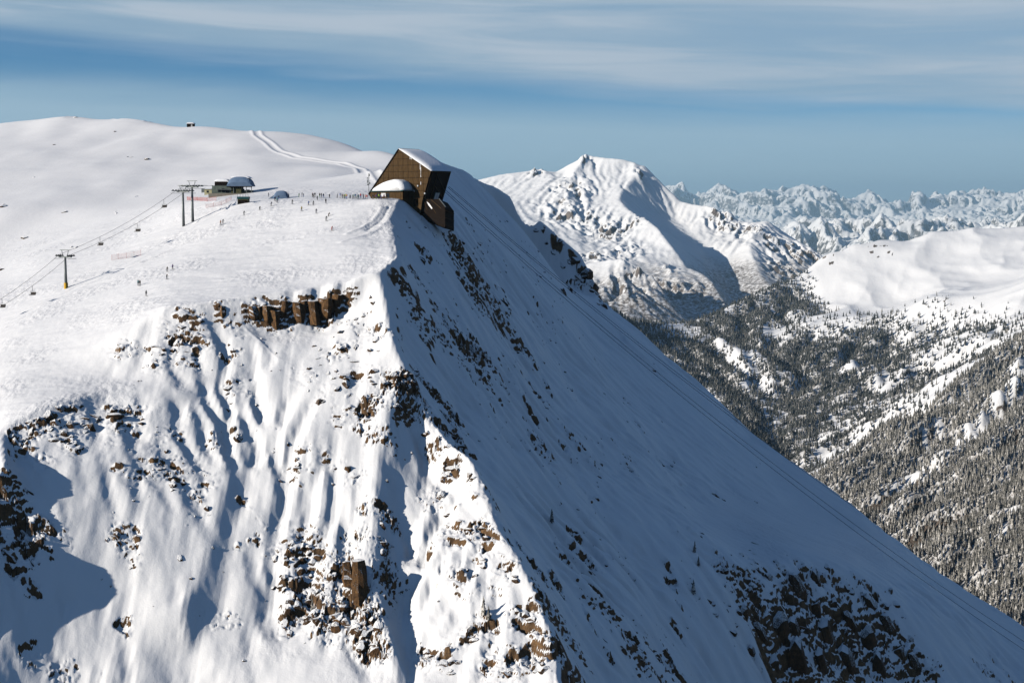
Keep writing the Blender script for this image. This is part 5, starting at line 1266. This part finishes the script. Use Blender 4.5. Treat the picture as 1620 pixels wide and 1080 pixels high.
# ------------------------------------------------------------------ people
def body(pose):
    """One continuous skinned figure 1.75 m tall, facing -Y. Joints with radii; hands have fingers too small to see at this size but are there as mitts with thumbs."""
    lean, bend, arms, twist = pose
    hip = Vector((0, 0.10 * bend, 0.93 - 0.20 * bend)); ch = hip + Vector((0, -math.sin(lean) * .42, math.cos(lean) * .42)); nk = hip + Vector((0, -math.sin(lean) * .58, math.cos(lean) * .58)); hd = nk + Vector((0, -.05, .17)); ht = hd + Vector((0, .0, .10))
    V = [(hip, .15), (ch, .165), (nk, .075), (hd, .115), (ht, .10)]; E = [(0, 1), (1, 2), (2, 3), (3, 4)]
    def add(p, r, par): V.append((p, r)); E.append((par, len(V) - 1)); return len(V) - 1
    for s in (-1, 1):
        st_ = twist * s
        h = add(hip + Vector((s * .11, 0, -.06)), .11, 0); kn = add(Vector((s * .13, hip.y - .20 * bend - .12 * st_, .50 - .06 * bend)), .075, h)
        an = add(Vector((s * .13, .06 * (1 - bend) + .05 + .12 * st_, .11)), .055, kn); add(Vector((s * .14, -.16 + .12 * st_, .05)), .045, an)
        sh = add(ch + Vector((s * .19, 0, .06)), .075, 1); 
        if arms == 'poles': el, wr = Vector((s * .30, -.10, -.20)), Vector((s * .32, -.36, -.22))
        elif arms == 'up': el, wr = Vector((s * .30, -.12, -.16)), Vector((s * .16, -.32, .05))
        else: el, wr = Vector((s * .25, .03, -.24)), Vector((s * .25, -.06, -.48))
        e = add(ch + el, .052, sh); w = add(ch + wr, .042, e)
        hn = add(ch + wr + (wr - el).normalized() * .09, .045, w); add(ch + wr + (wr - el).normalized() * .05 + Vector((-s * .05, -.02, 0)), .022, w)
    me = bpy.data.meshes.new('body'); me.from_pydata([tuple(v[0]) for v in V], E, []); me.update()
    o = bpy.data.objects.new('body', me); COL.objects.link(o); md = o.modifiers.new('skin', 'SKIN'); md.use_smooth_shade = True
    for i, sv in enumerate(me.skin_vertices[0].data): sv.radius = (V[i][1], V[i][1]); sv.use_root = i == 0
    o.modifiers.new('sub', 'SUBSURF').levels = 1
    out = bpy.data.meshes.new_from_object(o.evaluated_get(bpy.context.evaluated_depsgraph_get())); out.name = 'person'
    COL.objects.unlink(o); bpy.data.objects.remove(o)
    for f in out.polygons:
        c = f.center; k = 0
        if c.z < hip.z - .02 and abs(c.x) < .22: k = 1 if c.z > .17 else 2
        elif (c - hd).length < .15 or c.z > hd.z: k = 3 if (c.y > hd.y - .05 or c.z > hd.z + .06) else 4
        f.material_index = k
    wrist = [V[i][0] for i in range(len(V)) if abs(V[i][1] - .042) < 1e-6]
    return out, wrist
POSES = {'stand': (0.05, 0.0, 'down', 0.0), 'walk': (0.12, 0.1, 'down', 1.0), 'ski': (0.55, 0.8, 'poles', 0.15), 'glide': (0.3, 0.45, 'poles', 0.4), 'look': (0.02, 0.0, 'up', 0.0)}
BODY = {k: body(v) for k, v in POSES.items()}
CLOTH = {n: simple_mat('cloth_' + n, c, tuple(x * .8 for x in c), 6.0, .8) for n, c in {
 'black': (.02, .02, .022), 'navy': (.02, .03, .09), 'blue': (.04, .12, .42), 'teal': (.02, .22, .25), 'green': (.06, .22, .06), 'lime': (.32, .45, .05), 'yellow': (.62, .45, .04), 'orange': (.62, .2, .03),
 'red': (.5, .04, .03), 'purple': (.14, .05, .26), 'grey': (.18, .18, .19), 'brown': (.10, .06, .035), 'white': (.7, .7, .72), 'pink': (.55, .15, .25)}.items()}
SKIN = simple_mat('skin', (.5, .31, .22)); BOOT = simple_mat('boot', (.03, .03, .03))
bm = bmesh.new(); prism(bm, [Vector((-.05, -.85, .0)), Vector((.05, -.85, .0)), Vector((.05, .75, 0)), Vector((-.05, .75, 0))], Vector((0, 0, .03))); prism(bm, [Vector((-.05, -.85, .0)), Vector((.05, -.85, .0)), Vector((.035, -1.0, .1)), Vector((-.035, -1.0, .1))], Vector((0, 0, .02)))
ski_me = bpy.data.meshes.new('ski'); bm.to_mesh(ski_me); bm.free(); ski_me.materials.append(CLOTH['grey'])
bm = bmesh.new(); tube(bm, [(0, 0, .06), (.0, .35, -.92)], .014, n=4); pole_me = bpy.data.meshes.new('ski_pole'); bm.to_mesh(pole_me); bm.free(); pole_me.materials.append(CLOTH['black'])
def person(px, py, pose, jk, tr, hat, face, label, grp, skis=False, roll=0.0, h=1.0):
    p = foot(px, py, 380, 620); me, wr = BODY[pose]
    o = bpy.data.objects.new('person', me); COL.objects.link(o)
    if not len(me.materials):
        for _ in range(5): me.materials.append(SKIN)
    for k, m in enumerate((CLOTH[jk], CLOTH[tr], BOOT, CLOTH[hat], SKIN)):
        o.material_slots[k].link = 'OBJECT'; o.material_slots[k].material = m
    o.location = p + Vector((0, 0, .03)); o.rotation_euler = (0, roll, face); o.scale = (h, h, h); tag(o, label, 'person', grp)
    if skis:
        for s in (-1, 1):
            k = bpy.data.objects.new('ski', ski_me); COL.objects.link(k); k.parent = o; k.location = (s * .13, 0, -.01)
        for w in wr:
            k = bpy.data.objects.new('ski_pole', pole_me); COL.objects.link(k); k.parent = o; k.location = w
    return o
SL = 'skiers spread over the piste'
for a in (
 (411,333.5,'ski','black','black','grey',.6,'skier in black turning alone above the twin pylons'),
 (429,326.5,'ski','navy','black','black',.9,'skier in navy just below the blue grey mound'),
 (435,319.5,'stand','navy','grey','black',.3,'skier in navy and grey, one of a pair under the mound'),
 (438.5,321.5,'stand','teal','black','white',.1,'skier in teal, one of a pair under the mound'),
 (462.3,324,'glide','black','navy','red',.8,'skier in black with a red helmet below the crowd'),
 (477,334.5,'glide','yellow','black','black',.7,'skier in a yellow jacket in the middle of the piste'),
 (488,325.5,'glide','blue','grey','white',1.1,'skier in a blue jacket gliding close to another in black'),
 (495.5,325.5,'glide','black','brown','black',1.0,'skier in black and brown next to the blue jacket'),
 (515.5,323,'stand','black','black','grey',.4,'skier in black standing highest on the piste near the station'),
 (500.3,338.5,'glide','navy','navy','black',.5,'skier dressed all in navy below the blue jacket'),
 (519.5,342.5,'ski','brown','brown','black',1.3,'skier in brown leaning hard into a turn'),
 (516,349.5,'glide','grey','black','black',.6,'skier in grey directly below the leaning skier in brown'),
 (525,365,'ski','red','red','orange',.8,'skier in red, alone nearest to the cliff brink'),
 (386,341,'glide','black','grey','navy',.9,'skier in black and grey below the dark green kiosk'),
 (349,358.5,'glide','orange','black','black',.7,'skier in an orange jacket right of the twin pylons'),
 (352.8,354.5,'glide','black','black','white',.8,'skier in black with a white helmet behind the orange jacket'),
 (218.7,451.5,'stand','teal','black','black',.2,'person in teal standing close beside another on the lower piste'),
 (221.6,451.5,'stand','black','black','grey',-.3,'person in black standing close beside the one in teal'),
 (231.3,466.5,'stand','grey','brown','black',.5,'person in grey and brown alone at the brink above the rocks'),
 (264.5,429.5,'glide','brown','black','black',.8,'skier in brown on the lower piste, left of a pair'),
 (273,426,'glide','purple','black','black',.8,'skier in purple on the lower piste, right of a pair'),
 (264,441.5,'glide','black','navy','orange',.9,'skier in black and navy below the pair on the lower piste')):
    person(*a, SL, skis=True, roll=.35 if 'leaning hard' in a[7] else 0)
CR_ = 'people gathered along the top of the piste'
crowd = [(425,311.5),(441,315.5),(446.5,313),(449.5,312.5),(454.5,312.5),(457,312.5),(473,312.5),(477.8,312),(480.2,312.5),(494.5,312.5),(496.5,313.5),(498.5,312),(502,317.5),(506,312.5),(509,312.5),(512,312.5),(521.3,312.5),
 (533.5,313.5),(538,313.5),(541.5,314),(544.5,314.5),(546.5,314),(548.3,314.5),(554,314.5),(558.5,314.8),(561,314.5),(563,314.3),(565,314.5),(567,314.8),(570.5,314.8),(575,315),(578,314.5),(580.5,315.2),(590,315.3),(595,315.5),(599.5,315),(603,315.6),(607.5,315.3),(612.5,316)]
cols = ['black','black','red','brown','black','grey','green','black','navy','brown','grey','black','black','black','black','navy','black','grey','blue','brown','yellow','lime','orange','navy','green','teal','blue','white','teal','red','pink','orange','red','black','purple','lime','blue','pink','black']
trs = ['black','navy','grey','brown','blue','green','white']
where = [(0, 470, 'beside the blue grey mound'), (470, 490, 'in the small group right of the mound'), (490, 504, 'in the tight cluster along the ridge'), (504, 530, 'in the line against the white hill'), (530, 552, 'in the crowd left of the mast'), (552, 569, 'in the bright crowd by the mast'), (569, 584, 'at the foot of the aerial mast'), (584, 700, 'in front of the snow roofed hut')]
seen = set()
for i, (px, py) in enumerate(crowd):
    w = next(t for a, b, t in where if a <= px < b); j = cols[i]; t = trs[(i * 3 + 1) % 7]; n = 0
    while (j, t, w) in seen: n += 1; t = trs[(i * 3 + 1 + n) % 7]
    seen.add((j, t, w))
    person(px, py, ('stand', 'walk', 'look', 'stand')[i % 4], j, t, random.choice(('black', 'grey', 'red', 'white', 'navy')), random.uniform(-2.5, 2.5), f'person in a {j} jacket and {t} trousers {w}', CR_, h=random.uniform(.92, 1.06))

# ------------------------------------------------------------------ frosted conifers on the near mountain
for (px, py, h, lab) in ((765,980,34,'tallest frosted conifer on the sunlit right spur'),(773,985,26,'smaller frosted conifer beside the tallest one on the right spur'),(494,955,30,'frosted conifer among the brown blocks of the buttress'),
   (873,822,24,'faint conifer in the blue shade beside the right spur'),(1099,872,20,'upper one of two conifers on the shaded slope'),(1105,893,18,'lower one of two conifers on the shaded slope'),(1097,938,26,'tall conifer alone in the shade above the dark cliff')):
    p = foot(px, py, 280, 700); s = h * p.y / F
    t = thing('conifer', p, lab, 'tree'); bm = bmesh.new(); tube(bm, [(0, 0, -.3), (0, 0, .6 * s)], .035 * s, .012 * s, 6); bm_obj('trunk', bm, M['dark'], t)
    c = bpy.data.objects.new('crown', TREES[int(px) % 4]); COL.objects.link(c); c.parent = t; c.scale = (s, s, s)
print('done', time.time() - T0)
